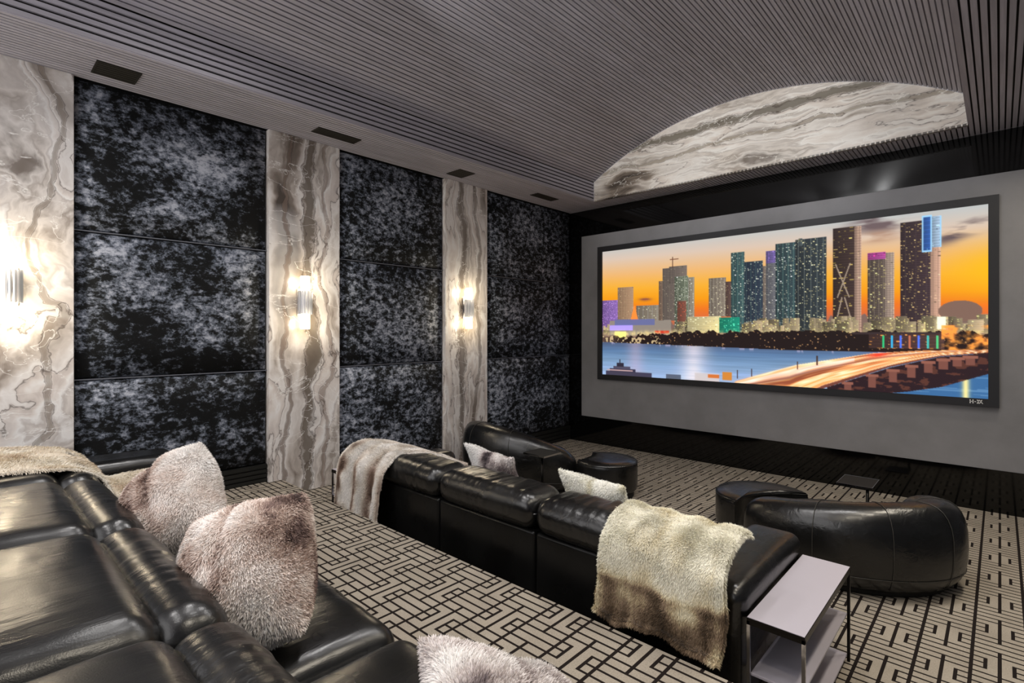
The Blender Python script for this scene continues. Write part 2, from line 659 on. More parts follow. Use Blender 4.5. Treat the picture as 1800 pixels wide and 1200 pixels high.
# ------------------------------------------------------------------ screen wall
GZ0, GZ1 = CAMZ - 1.2753, CAMZ + 1.4756
wall_f = struct(box('wall_front', (XL - 0.2, XR + 0.3, YS + 0.03, YS + 0.2, -0.05, ZC + 1.2), M_grey))
tag(wall_f, 'grey plastered screen wall edged in gloss black panels')
box('gloss_panel', (XL - 0.05, XR + 0.3, YS, YS + 0.03, GZ1, ZC), M_gloss, wall_f)
box('gloss_panel', (XL - 0.05, XR + 0.3, YS, YS + 0.03, 0.0, GZ0), M_gloss, wall_f)
box('gloss_panel', (XL - 0.05, -4.709, YS, YS + 0.03, GZ0, GZ1), M_gloss, wall_f)
box('grey_panel', (-4.709, XR + 0.3, YS + 0.003, YS + 0.03, GZ0, GZ1), M_grey, wall_f, 0.002)
# marble lunette under the end of the vault
n = 48
v = [(XA, YL, ZC - 0.0), (XB, YL, ZC - 0.0)]
arc = []
for i in range(n + 1):
    a = A0 - 2 * A0 * i / n
    arc.append((XM + (R_V - 0.002) * math.sin(a), YL, ZV + (R_V - 0.002) * math.cos(a)))
front = [(XA, YL, ZC), (XB, YL, ZC)] + arc
nn = len(front)
vv = front + [(x, YL + 0.04, z) for x, y, z in front]
ff = [tuple(range(nn)), tuple(range(2 * nn - 1, nn - 1, -1))]
for i in range(nn):
    j = (i + 1) % nn
    ff.append((i, i + nn, j + nn, j))
lun = mesh_obj('marble_lunette', vv, ff, M_marL, wall_f)
# right wall
wall_r = struct(box('wall_right', (XR + 0.01, XR + 0.2, YB - 0.6, YS + 0.2, -0.05, ZC + 0.02), M_vel[3]))
tag(wall_r, 'dark velvet clad right hand wall beside the camera')

# ------------------------------------------------------------------ ceiling vents
def vent(x0, x1, y0, y1, label, group):
    t = empty('ceiling_vent', ((x0 + x1) / 2, (y0 + y1) / 2, ZC), label, 'vent', group)
    v, f = boxes([(x0, x1, y0, y0 + 0.01, ZC - 0.006, ZC + 0.01), (x0, x1, y1 - 0.01, y1, ZC - 0.006, ZC + 0.01),
                  (x0, x0 + 0.01, y0 + 0.01, y1 - 0.01, ZC - 0.006, ZC + 0.01), (x1 - 0.01, x1, y0 + 0.01, y1 - 0.01, ZC - 0.006, ZC + 0.01)])
    under(mesh_obj('frame', v, f, M_vent), t)
    under(box('grille_plate', (x0 + 0.01, x1 - 0.01, y0 + 0.01, y1 - 0.01, ZC - 0.003, ZC + 0.012), M_vent), t)
    nbl = 6
    for i in range(nbl):
        x = x0 + 0.01 + (x1 - x0 - 0.02) * (i + 0.5) / nbl
        under(box('louvre', (x - 0.004, x + 0.004, y0 + 0.012, y1 - 0.012, ZC - 0.006, ZC - 0.003), M_vent), t)


vent(-4.745, -4.51, 0.66, 0.92, 'square dark vent in the soffit nearest the camera', 'soffit vents')
vent(-4.655, -4.51, 2.25, 2.685, 'long dark vent in the soffit above the middle marble pilaster', 'soffit vents')
vent(-4.735, -4.49, 3.93, 4.165, 'square dark vent in the soffit above the far marble pilaster', 'soffit vents')
vent(-4.645, -4.50, 5.315, 5.765, 'long dark vent in the soffit nearest the screen wall', 'soffit vents')

# ------------------------------------------------------------------ sconces
def cyl(r0, r1, z0, z1, n=20, cx=0, cy=0, cap=True):
    v, f = [], []
    for i in range(n):
        a = 2 * PI * i / n
        v.append((cx + r0 * math.cos(a), cy + r0 * math.sin(a), z0))
        v.append((cx + r1 * math.cos(a), cy + r1 * math.sin(a), z1))
    for i in range(n):
        j = (i + 1) % n
        f.append((2 * i, 2 * j, 2 * j + 1, 2 * i + 1))
    if cap:
        f.append(tuple(2 * i for i in range(n))[::-1])
        f.append(tuple(2 * i + 1 for i in range(n)))
    return v, f


def join(parts):
    V, F = [], []
    for v, f in parts:
        k = len(V)
        V += list(v)
        F += [tuple(i + k for i in q) for q in f]
    return V, F


def sconce(y, z, label):
    x = XL + 0.035
    t = empty('wall_sconce', (x, y, z), label, 'wall lamp', 'sconces on the marble pilasters')
    o = box('back_plate', (x, x + 0.015, y - 0.05, y + 0.05, z - 0.13, z + 0.13), M_chrome, None, 0.003)
    under(o, t)
    v, f = cyl(0.028, 0.028, z - 0.24, z + 0.24, 20, x + 0.07, y)
    under(mesh_obj('stem', v, f, M_chrome, None, True), t)
    for s in (-1, 1):
        za, zb_ = (z + 0.11, z + 0.25) if s > 0 else (z - 0.25, z - 0.11)
        v, f = cyl(0.042, 0.042, za, zb_, 24, x + 0.07, y)
        under(mesh_obj('lamp_tube', v, f, M_glow, None, True), t)
    for i in range(9):
        a = -PI / 2 + PI * i / 8
        v, f = cyl(0.011, 0.011, z - 0.11, z + 0.11, 6, x + 0.065 + 0.055 * math.cos(a), y + 0.058 * math.sin(a))
        under(mesh_obj('crystal_rod', v, f, M_crystal), t)
    for s in (-1, 1):
        ld = bpy.data.lights.new('sconce_bulb', 'POINT')
        ld.energy = 4.4
        ld.color = (1.0, 0.87, 0.66)
        ld.shadow_soft_size = 0.05
        lo = bpy.data.objects.new('sconce_bulb', ld)
        C.objects.link(lo)
        lo.location = (x + 0.16, y, z + s * 0.2)
        under(lo, t)


sconce(0.245, 1.98, 'lit crystal and chrome sconce cut off at the left edge of the picture')
sconce(2.27, 1.955, 'lit crystal and chrome sconce on the middle marble pilaster')
sconce(4.36, 1.97, 'lit crystal and chrome sconce on the far marble pilaster near the screen')

# ------------------------------------------------------------------ projection screen with its picture
SX0, SX1 = -4.387, -0.0045
SZ0, SZ1 = CAMZ - 0.6931, CAMZ + 1.2721
BW = 0.075
scr = empty('projection_screen', ((SX0 + SX1) / 2, YS, SZ0), 'wide framed cinema screen showing a city skyline at sunset', 'screen')
yF = YS - 0.045
v, f = boxes([(SX0, SX1, yF, YS, SZ1 - BW, SZ1), (SX0, SX1, yF, YS, SZ0, SZ0 + BW),
              (SX0, SX0 + BW, yF, YS, SZ0 + BW, SZ1 - BW), (SX1 - BW, SX1, yF, YS, SZ0 + BW, SZ1 - BW)])
under(mesh_obj('frame', v, f, M_frame), scr)

PW, PH = 760, 326
IMG = np.zeros((PH, PW, 3))
uu, vvv = np.meshgrid((np.arange(PW) + 0.5) / PW, (np.arange(PH) + 0.5) / PH)


def n2(sx, sy, seed, o=4):
    p = np.stack([uu.ravel() * sx + seed, vvv.ravel() * sy + seed * 1.7, np.full(uu.size, seed * 0.31)], 1)
    return fbm(p, o).reshape(uu.shape)


def grad(t, stops):
    t = np.clip(t, stops[0][0], stops[-1][0])
    out = np.zeros(t.shape + (3,))
    xs = [s[0] for s in stops]
    for c in range(3):
        out[..., c] = np.interp(t, xs, [s[1][c] for s in stops])
    return out


# sky
warm = n2(1.2, 0.6, 2.0, 2)
t = vvv + (warm - 0.5) * 0.12 - 0.06 * (uu - 0.5)
IMG[:] = grad(t, [(0.0, (196, 198, 197)), (0.10, (222, 200, 182)), (0.22, (238, 186, 124)), (0.33, (245, 178, 62)),
                  (0.42, (243, 158, 30)), (0.49, (236, 122, 40)), (0.56, (205, 110, 72)), (0.64, (150, 105, 95))])
gold = np.clip((uu - 0.9) * 10, 0, 1) * np.exp(-((vvv - 0.33) / 0.12) ** 2)
IMG = IMG * (1 - 0.75 * gold[..., None]) + np.array((252, 192, 20)) * 0.75 * gold[..., None]


def over(mask, col):
    global IMG
    m = np.clip(mask, 0, 1)[..., None]
    IMG = IMG * (1 - m) + np.array(col, float) * m


cn = n2(9, 22, 5.0, 5)
cl = np.clip((cn - 0.40) * 7, 0, 1)
over(cl * np.exp(-((uu - 0.80) / 0.055) ** 2 - ((vvv - 0.035) / 0.05) ** 2) * 1.3, (112, 96, 98))
over(cl * np.exp(-((uu - 0.955) / 0.05) ** 2 - ((vvv - 0.12 + (uu - 0.955) * 1.0) / 0.04) ** 2) * 1.5, (105, 90, 92))
over(cl * np.exp(-((uu - 0.80) / 0.04) ** 2 - ((vvv - 0.11) / 0.03) ** 2) * 1.0, (176, 136, 112))
over(cl * np.exp(-((uu - 0.165) / 0.02) ** 2 - ((vvv - 0.405) / 0.012) ** 2) * 1.3, (150, 90, 70))


def rc(u0, u1, v0, v1):
    return (max(0, int(round(u0 * PW))), min(PW, int(round(u1 * PW))), max(0, int(round(v0 * PH))), min(PH, int(round(v1 * PH))))


def tower(u0, u1, v0, v1, base, lit, dens=0.35, cell=(4, 4), ribs=0, ribcol=(190, 190, 190), seed=0):
    x0, x1, y0, y1 = rc(u0, u1, v0, v1)
    if x1 <= x0 or y1 <= y0: return
    r = np.random.default_rng(seed + int(u0 * 1000))
    h, w_ = y1 - y0, x1 - x0
    blk = np.ones((h, w_, 1)) * np.array(base, float)
    blk *= (0.85 + 0.3 * np.linspace(0, 1, w_))[None, :, None]
    cx, cy = cell
    for yy in range(0, h, cy):
        blk[yy:yy + 1] *= 1.22
        for xx in range(0, w_, cx):
            if r.random() < dens:
                k = 0.45 + 0.75 * r.random()
                ya, xa = yy + r.integers(0, 2) + 1, xx + r.integers(0, 2)
                blk[ya:ya + r.integers(1, 3), xa:xa + r.integers(1, cx)] = np.minimum(255, np.array(lit) * k)
    if ribs:
        for i in range(ribs):
            xx = int(w_ * (i + 0.5) / ribs)
            blk[:, xx:xx + 1] = 0.45 * blk[:, xx:xx + 1] + 0.55 * np.array(ribcol)
    IMG[y0:y1, x0:x1] = np.minimum(255, blk)


YL_ = (255, 236, 160)
WH_ = (245, 250, 225)
TE_ = (150, 235, 205)
# hazy far skyline
hz = n2(60, 1, 8.0, 2)
over((vvv > 0.60 - 0.12 * np.clip(hz - 0.35, 0, 1)) * 1.0, (128, 104, 96))
tower(0.0, 0.062, 0.40, 0.66, (120, 92, 150), (205, 160, 240), 0.6, (3, 3), 0)
tower(0.062, 0.122, 0.30, 0.56, (150, 122, 98), (190, 165, 130), 0.3, (3, 4), 6, (176, 150, 122))
tower(0.133, 0.217, 0.45, 0.57, (122, 112, 100), (190, 190, 160), 0.35, (4, 4), 5)
for i in range(30):
    hw = 0.002 + 0.012 * i / 30
    x0, x1, y0, y1 = rc(0.126 - hw, 0.126 + hw, 0.45 + 0.11 * i / 30, 0.4545 + 0.11 * i / 30)
    IMG[y0:y1, x0:x1] = (255, 150, 70)
tower(0.215, 0.232, 0.272, 0.57, (110, 92, 80), (170, 150, 120), 0.3, (3, 4))
tower(0.228, 0.309, 0.182, 0.57, (104, 94, 88), (150, 140, 120), 0.25, (4, 4), 5, (128, 116, 104))
tower(0.25, 0.309, 0.172, 0.30, (104, 94, 88), (150, 140, 120), 0.2, (4, 4), 4, (128, 116, 104))
x0, x1, y0, y1 = rc(0.2605, 0.263, 0.10, 0.18); IMG[y0:y1, x0:x1] = (90, 60, 50)
x0, x1, y0, y1 = rc(0.252, 0.282, 0.118, 0.124); IMG[y0:y1, x0:x1] = (120, 75, 55)
tower(0.311, 0.333, 0.262, 0.60, (126, 118, 104), WH_, 0.35, (4, 4), 3)
tower(0.268, 0.313, 0.247, 0.645, (92, 98, 84), WH_, 0.6, (4, 4), 2, (225, 225, 205))
tower(0.278, 0.306, 0.43, 0.58, (110, 70, 60), (230, 110, 80), 0.4, (4, 4))
tower(0.378, 0.429, 0.28, 0.55, (116, 106, 96), (225, 215, 180), 0.5, (4, 4), 5, (205, 195, 180))
tower(0.427, 0.445, 0.31, 0.55, (84, 66, 62), (180, 160, 120), 0.3, (3, 4))
tower(0.48, 0.531, 0.188, 0.655, (44, 52, 64), (225, 235, 210), 0.36, (4, 4), 4, (88, 120, 120))
tower(0.444, 0.481, 0.116, 0.655, (56, 76, 78), WH_, 0.36, (4, 4), 3, (120, 165, 155))
tower(0.531, 0.543, 0.223, 0.655, (120, 108, 100), (210, 200, 170), 0.4, (3, 4))
tower(0.540, 0.566, 0.20, 0.655, (92, 92, 96), (215, 215, 200), 0.4, (4, 4), 2, (120, 120, 130))
tower(0.540, 0.566, 0.13, 0.21, (96, 84, 130), (190, 160, 240), 0.4, (4, 4), 2, (150, 120, 210))
tower(0.564, 0.616, 0.088, 0.655, (50, 64, 68), WH_, 0.36, (4, 4), 4, (120, 165, 155))
tower(0.614, 0.688, 0.078, 0.66, (48, 54, 58), (248, 240, 190), 0.38, (4, 4), 5, (150, 160, 155))
tower(0.622, 0.632, 0.07, 0.12, (70, 78, 80), YL_, 0.3, (4, 4))
# tower with crossing braces and a narrow waist
tower(0.703, 0.752, 0.035, 0.66, (58, 46, 44), (235, 205, 120), 0.42, (9, 5), 0)
tower(0.750, 0.765, 0.037, 0.66, (168, 140, 124), (230, 200, 160), 0.2, (5, 5), 2, (96, 80, 74))
for t_ in np.linspace(0, 1, 160):
    for (ua, va, ub, vb) in ((0.708, 0.25, 0.738, 0.45), (0.74, 0.25, 0.712, 0.45), (0.722, 0.45, 0.706, 0.64), (0.728, 0.45, 0.748, 0.64)):
        x, y = int((ua + (ub - ua) * t_) * PW), int((va + (vb - va) * t_) * PH)
        IMG[y:y + 1, x:x + 2] = (170, 152, 134)
tower(0.777, 0.815, 0.198, 0.63, (80, 70, 66), YL_, 0.42, (4, 4), 4, (150, 136, 120))
tower(0.813, 0.832, 0.205, 0.63, (156, 138, 126), (210, 190, 150), 0.25, (4, 4), 3, (110, 98, 92))
tower(0.777, 0.815, 0.20, 0.24, (150, 70, 130), (235, 70, 170), 0.6, (4, 4))
tower(0.844, 0.902, 0.045, 0.655, (58, 46, 50), (240, 205, 140), 0.33, (4, 4), 3, (84, 70, 72))
tower(0.900, 0.919, 0.035, 0.655, (186, 150, 130), (215, 180, 150), 0.2, (5, 3), 2, (130, 105, 95))
tower(0.884, 0.902, 0.025, 0.215, (52, 88, 150), (120, 190, 240), 0.5, (6, 8), 0)
tower(0.903, 0.919, 0.03, 0.20, (150, 170, 190), (190, 225, 250), 0.5, (5, 5), 0)
for (ua, ub, va, vb) in ((0.884, 0.903, 0.022, 0.030), (0.884, 0.887, 0.022, 0.22), (0.900, 0.903, 0.022, 0.22), (0.884, 0.903, 0.212, 0.22), (0.917, 0.92, 0.03, 0.2)):
    x0, x1, y0, y1 = rc(ua, ub, va, vb); IMG[y0:y1, x0:x1] = (170, 220, 255)
over((((uu - 0.952) / 0.038) ** 2 + ((vvv - 0.545) / 0.055) ** 2 < 1) * 1.0, (132, 104, 92))
# low city, arena, podiums
cl2 = np.random.default_rng(3)
for i in range(150):
    a = cl2.random()
    b0 = 0.56 + 0.06 * cl2.random()
    if a < 0.27: b0 += 0.03
    g_ = 80 + 90 * cl2.random()
    tower(a, a + 0.008 + 0.02 * cl2.random(), b0, 0.66, (g_ * 1.05, g_ * 0.95, g_ * 0.78), YL_, 0.45, (4, 3), 0, seed=i)
tower(0.311, 0.415, 0.545, 0.66, (190, 180, 140), (255, 250, 210), 0.5, (6, 4), 0)
tower(0.409, 0.468, 0.555, 0.66, (30, 120, 100), (110, 240, 190), 0.55, (5, 4), 0)
over(((uu > 0.03) & (uu < 0.256) & (vvv > 0.565 + 0.05 * np.clip(0.1 - np.abs(uu - 0.15), 0, 1)) & (vvv < 0.68)), (150, 140, 130))
over(((uu > 0.05) & (uu < 0.20) & (vvv > 0.556) & (vvv < 0.60)), (112, 116, 160))
over(((uu > 0.03) & (uu < 0.12) & (vvv > 0.60) & (vvv < 0.64)), (190, 170, 245))
over(((uu > 0.05) & (uu < 0.095) & (vvv > 0.65) & (vvv < 0.70)), (240, 230, 150))
over(((uu > 0.20) & (uu < 0.25) & (vvv > 0.645) & (vvv < 0.665)), (200, 70, 50))
x0, x1, y0, y1 = rc(0.912, 0.928, 0.575, 0.64); IMG[y0:y1, x0:x1] = (240, 245, 225)
glow = np.exp(-((vvv - 0.665) / 0.02) ** 2) * np.clip(n2(120, 30, 4.0, 3) * 2.2 - 0.6, 0, 1)
over(glow * 0.8, (250, 232, 160))
# tree belt
top = 0.685 - 0.03 * np.clip((uu - 0.1) * 4, 0, 1) + 0.05 * (n2(70, 4, 6.0, 3) - 0.5)
low = 0.735 + 0.035 * np.clip(uu / 0.6, 0, 1)
belt = (vvv > top) & (vvv < low) & (uu > 0.0)
over(belt * np.clip(0.4 + uu * 6, 0, 1), (34, 24, 24))
over(belt * (n2(160, 90, 9.0, 2) > 0.78), (180, 140, 100))
over(belt * (uu < 0.22) * (n2(140, 60, 3.3, 2) > 0.58), (200, 180, 140))
# water
wtr = vvv >= low
wc = grad(vvv, [(0.74, (84, 98, 128)), (0.80, (96, 126, 164)), (0.90, (140, 170, 200)), (1.0, (168, 190, 212))])
strk = n2(6, 120, 1.3, 3)
wc = wc * (0.86 + 0.28 * strk)[..., None]
IMG = np.where(wtr[..., None], wc, IMG)
over(wtr * np.exp(-((uu - 0.33) / 0.045) ** 2) * (0.55 + 0.4 * strk), (232, 222, 222))
over(wtr * np.exp(-((uu - 0.13) / 0.03) ** 2) * 0.4, (222, 190, 206))
over(wtr * np.exp(-((vvv - low) / 0.012) ** 2) * (n2(110, 2, 7.7, 2) > 0.6) * 0.7, (200, 190, 220))
# yacht, bill-boards
for (ua, ub, va, vb, cc) in ((0.015, 0.19, 0.965, 1.0, (70, 66, 84)), (0.03, 0.13, 0.945, 0.97, (62, 58, 76)), (0.045, 0.11, 0.925, 0.948, (84, 80, 98)),
                             (0.058, 0.085, 0.90, 0.93, (50, 46, 60)), (0.068, 0.073, 0.87, 0.905, (50, 46, 60)), (0.02, 0.12, 0.955, 0.962, (200, 170, 170)),
                             (0.334, 0.409, 0.945, 1.0, (205, 200, 200)), (0.375, 0.409, 0.95, 0.975, (205, 120, 60)), (0.419, 0.446, 0.93, 0.985, (205, 140, 60)),
                             (0.24, 0.29, 0.965, 1.0, (96, 104, 120))):
    x0, x1, y0, y1 = rc(ua, ub, va, vb); IMG[y0:y1, x0:x1] = cc
# under the bridge, right hand
under_m = (uu > 0.69) & (vvv > np.interp(uu, [0.68, 0.823, 0.918, 1.0], [1.0, 0.857, 0.789, 0.764]))
over(under_m * 1.0, (44, 28, 34))
over(under_m * (n2(60, 60, 6.6, 4) > 0.60), (92, 56, 48))
low_w = under_m & (vvv > np.interp(uu, [0.78, 0.86, 0.92, 1.0], [1.02, 0.985, 0.95, 0.87]))
over(low_w * 1.0, (66, 112, 160))
over(low_w * (strk > 0.55), (96, 140, 184))
over(low_w * np.exp(-((uu - 0.962) / 0.006) ** 2), (240, 230, 170))
tower(0.78, 0.925, 0.665, 0.75, (70, 50, 48), (240, 170, 90), 0.3, (6, 6), 0)
for i, cc in enumerate(((60, 200, 130), (70, 190, 230), (90, 130, 240), (200, 120, 90), (90, 130, 240), (80, 200, 190), (90, 210, 140))):
    x0, x1, y0, y1 = rc(0.808 + i * 0.017, 0.812 + i * 0.017, 0.675, 0.745); IMG[y0:y1, x0:x1] = cc
x0, x1, y0, y1 = rc(0.745, 0.925, 0.655, 0.668); IMG[y0:y1, x0:x1] = (60, 48, 50)
lights_r = (uu > 0.92) & (vvv > 0.62) & (vvv < 0.755)
over(lights_r * np.clip((n2(70, 40, 2.2, 4) - 0.42) * 5, 0, 1), (250, 170, 80))
for (uc, vt, hh) in ((0.735, 0.95, 0.06), (0.787, 0.90, 0.075), (0.829, 0.865, 0.075), (0.865, 0.838, 0.07), (0.896, 0.812, 0.065), (0.923, 0.797, 0.06), (0.947, 0.788, 0.05), (0.97, 0.778, 0.05)):
    x0, x1, y0, y1 = rc(uc - 0.008, uc + 0.008, vt, vt + hh); IMG[y0:y1, x0:x1] = (128, 82, 72)
    x0, x1, y0, y1 = rc(uc - 0.013, uc + 0.013, vt, vt + 0.015); IMG[y0:y1, x0:x1] = (150, 98, 84)
# the road deck with light trails
bt = np.interp(uu, [0.42, 0.459, 0.616, 0.787, 0.886, 1.0], [1.06, 0.985, 0.862, 0.778, 0.756, 0.746])
bb = np.interp(uu, [0.60, 0.68, 0.823, 0.918, 1.0], [1.12, 1.0, 0.853, 0.786, 0.762])
deck = (vvv > bt) & (vvv < bb)
s_ = (vvv - bt) / np.maximum(bb - bt, 1e-3)
p = np.stack([s_.ravel() * 14, uu.ravel() * 9, np.full(uu.size, 3.0)], 1)
tr = fbm(p, 3).reshape(uu.shape)
dk = grad(tr, [(0.28, (150, 84, 60)), (0.42, (216, 150, 96)), (0.52, (246, 200, 140)), (0.62, (255, 240, 216)), (0.74, (232, 176, 110))])
IMG = np.where(deck[..., None], dk, IMG)
over(deck * (s_ > 0.88), (112, 70, 60))
over(deck * np.exp(-((s_ - 0.28) / 0.05) ** 2) * 0.8, (130, 70, 56))
over(deck * np.exp(-((s_ - 0.15) / 0.08) ** 2) * (uu < 0.75) * 0.7, (252, 236, 240))
over(deck * np.exp(-((s_ - 0.12) / 0.1) ** 2) * np.exp(-((uu - 0.80) / 0.02) ** 2), (240, 70, 50))
for (ub_, vt_, vb_) in ((0.665, 0.80, 0.86), (0.618, 0.84, 0.89), (0.46, 0.91, 0.97), (0.50, 0.90, 0.95)):
    x0, x1, y0, y1 = rc(ub_, ub_ + 0.0015, vt_, vb_); IMG[y0:y1, x0:x1 + 1] = (70, 54, 50)

def blur(a, sg):
    r_ = int(3 * sg) + 1
    k_ = np.exp(-0.5 * (np.arange(-r_, r_ + 1) / sg) ** 2)
    k_ /= k_.sum()
    for ax in (0, 1):
        pad = [(0, 0)] * 3
        pad[ax] = (r_, r_)
        b2 = np.pad(a, pad, mode='edge')
        a = sum(k_[i] * np.take(b2, np.arange(i, i + a.shape[ax]), axis=ax) for i in range(2 * r_ + 1))
    return a


IMG = np.clip(IMG, 0, 255)
low_half = (np.clip((vvv - 0.5) * 8, 0, 1))[..., None]
bloom = blur(np.clip(IMG - 185, 0, 255), 5.0) * low_half * 0.55 + blur(np.clip(IMG - 200, 0, 255), 1.6) * 0.35 * low_half
IMG = 0.55 * IMG + 0.45 * blur(IMG, 0.8) + bloom
gm = IMG.mean(2, keepdims=True)
IMG = gm + (IMG - gm) * 1.08
IMG = np.clip(IMG, 0, 255) / 255.0
IML = np.where(IMG <= 0.04045, IMG / 12.92, ((IMG + 0.055) / 1.055) ** 2.4)
ix0, ix1, iz0, iz1 = SX0 + BW, SX1 - BW, SZ0 + BW, SZ1 - BW
gx = np.linspace(ix0, ix1, PW); gz = np.linspace(iz1, iz0, PH)
GX, GZ = np.meshgrid(gx, gz)
co = np.stack([GX.ravel(), np.full(GX.size, YS - 0.02), GZ.ravel()], 1)
idx = np.arange(PW * PH).reshape(PH, PW)
q = np.stack([idx[:-1, :-1], idx[1:, :-1], idx[1:, 1:], idx[:-1, 1:]], -1).reshape(-1, 4)


def big_mesh(name, co, q, cols, mat, parent=None, smooth=False):
    me = bpy.data.meshes.new(name)
    nq, k = q.shape
    me.vertices.add(len(co)); me.loops.add(nq * k); me.polygons.add(nq)
    me.vertices.foreach_set('co', np.asarray(co, np.float32).ravel())
    me.loops.foreach_set('vertex_index', q.astype(np.int32).ravel())
    me.polygons.foreach_set('loop_start', np.arange(0, nq * k, k, dtype=np.int32))
    me.polygons.foreach_set('loop_total', np.full(nq, k, np.int32))
    if smooth:
        me.polygons.foreach_set('use_smooth', np.ones(nq, bool))
    me.update(calc_edges=True)
    at = me.color_attributes.new('Col', 'FLOAT_COLOR', 'POINT')
    c4 = np.ones((len(co), 4), np.float32)
    c4[:, :3] = cols
    at.data.foreach_set('color', c4.ravel())
    me.materials.append(mat)
    o = bpy.data.objects.new(name, me)
    C.objects.link(o)
    if parent: o.parent = parent
    return o


M_pic = mat_attr('screen_picture', True, strength=1.0)
pic = big_mesh('picture', co, q, IML.reshape(-1, 3), M_pic)
under(pic, scr)
# small maker's mark on the frame, lower right
mk = []
lx, lz, ly = SX1 - 0.205, SZ0 + 0.028, yF - 0.002
for (a, b_, c_, d_) in ((0, 0.008, 0, 0.036), (0.02, 0.028, 0, 0.036), (0, 0.028, 0.014, 0.021), (0.034, 0.046, 0.014, 0.021)):
    mk.append((lx + a, lx + b_, ly, ly + 0.003, lz + c_, lz + d_))
v, f = boxes(mk)
for (xa, xb_, xc, xd) in ((0.05, 0.058, 0.072, 0.064), (0.064, 0.072, 0.058, 0.05), (0.066, 0.072, 0.096, 0.09)):
    k = len(v)
    v += [(lx + xa, ly, lz + 0.036), (lx + xb_, ly, lz + 0.036), (lx + xc, ly, lz), (lx + xd, ly, lz)]
    f.append((k, k + 3, k + 2, k + 1))
k = len(v)
v += [(lx + 0.082, ly, lz + 0.036), (lx + 0.09, ly, lz + 0.036), (lx + 0.078, ly, lz + 0.006), (lx + 0.07, ly, lz + 0.006)]
f.append((k, k + 3, k + 2, k + 1))
under(mesh_obj('maker_mark', v, f, M_white), scr)

# ------------------------------------------------------------------ upholstery helpers
def cushion(name, x0, x1, y0, y1, z0, z1, r, root, mat=None, bulge=(0, 0, 0.02), wr=0.0, n=(12, 12, 6), seed=0.0, tilt=0.0, wdir='x', pinch=0.0):
    half = np.array([(x1 - x0) / 2, (y1 - y0) / 2, (z1 - z0) / 2])
    V, F = rounded(half, r, n)
    c = np.array([(x0 + x1) / 2, (y0 + y1) / 2, (z0 + z1) / 2])
    nrm = V / half
    for k in range(3):
        i, j = (k + 1) % 3, (k + 2) % 3
        if bulge[k]:
            V[:, k] += np.sign(nrm[:, k]) * np.abs(nrm[:, k]) * bulge[k] * (1 - nrm[:, i] ** 4) * (1 - nrm[:, j] ** 4)
    if wr:
        P = V + c
        sc = np.array((34.0, 4.0, 4.0)) if wdir == 'x' else np.array((5.0, 24.0, 5.0))
        d = (fbm(P * sc + seed, 3) - 0.5) * wr
        edge = np.clip(1.0 - 0.8 * np.abs(nrm[:, 1] if wdir == 'y' else nrm[:, 0]), 0.15, 1)
        V[:, 2] += d * (nrm[:, 2] > 0.2) * edge
        V[:, 1] += 0.5 * d * edge
    if pinch:
        V[:, 2] -= pinch * np.abs(nrm[:, 0]) ** 12 * (nrm[:, 2] > 0)
    if tilt:
        ct, st = math.cos(tilt), math.sin(tilt)
        y, z = V[:, 1].copy(), V[:, 2].copy()
        V[:, 1] = y * ct - z * st
        V[:, 2] = y * st + z * ct
    o = mesh_obj(name, V + c, F, mat or M_leather, None, True)
    under(o, root)
    return o


# ------------------------------------------------------------------ rear sofa on the platform
RX = [-4.06, -3.18, -2.30, -1.42, -0.54]
rs = empty('sectional_sofa', (-2.3, 0.3, ZP), 'black leather sofa on the raised platform in the near left corner', 'sofa')
under(box('base', (RX[0] - 0.3, RX[-1] + 0.3, -0.40, 0.95, ZP + 0.05, ZP + 0.24), M_leather_t, None, 0.015), rs)
under(box('plinth', (RX[0] - 0.25, RX[-1] + 0.25, -0.36, 0.88, ZP, ZP + 0.05), M_black), rs)
under(box('back_frame', (RX[0], RX[-1], -0.46, -0.34, ZP + 0.05, 0.90), M_leather_t, None, 0.02), rs)
for i in range(4):
    a, b_ = RX[i], RX[i + 1]
    cushion('seat_cushion', a + 0.002, b_ - 0.002, 0.30, 1.0, 0.50, 0.715, 0.075, rs, bulge=(0, 0.01, 0.028), wr=0.014, seed=i * 3.1, wdir='x', n=(20, 18, 5), pinch=0.012)
    cushion('back_cushion', a + 0.001, b_ - 0.001, -0.42, 0.345, 0.74, 1.0, 0.075, rs, bulge=(0, 0.0, 0.022), wr=0.012, seed=i * 5.3 + 40, wdir='y', n=(22, 22, 5), pinch=0.02)
    cushion('lumbar_roll', a + 0.002, b_ - 0.002, 0.315, 0.49, 0.66, 0.985, 0.082, rs, bulge=(0, 0.012, 0.006), wr=0.013, seed=i * 2.7 + 9, wdir='x', n=(60, 6, 8), pinch=0.012)
cushion('armrest', RX[0] - 0.33, RX[0], -0.42, 1.05, ZP + 0.08, 0.85, 0.06, rs, bulge=(0.0, 0, 0.015), wr=0.008, wdir='y', seed=3)
cushion('armrest', RX[-1], RX[-1] + 0.33, -0.42, 1.05, ZP + 0.08, 0.85, 0.06, rs, bulge=(0.0, 0, 0.015), wr=0.008, wdir='y', seed=5)

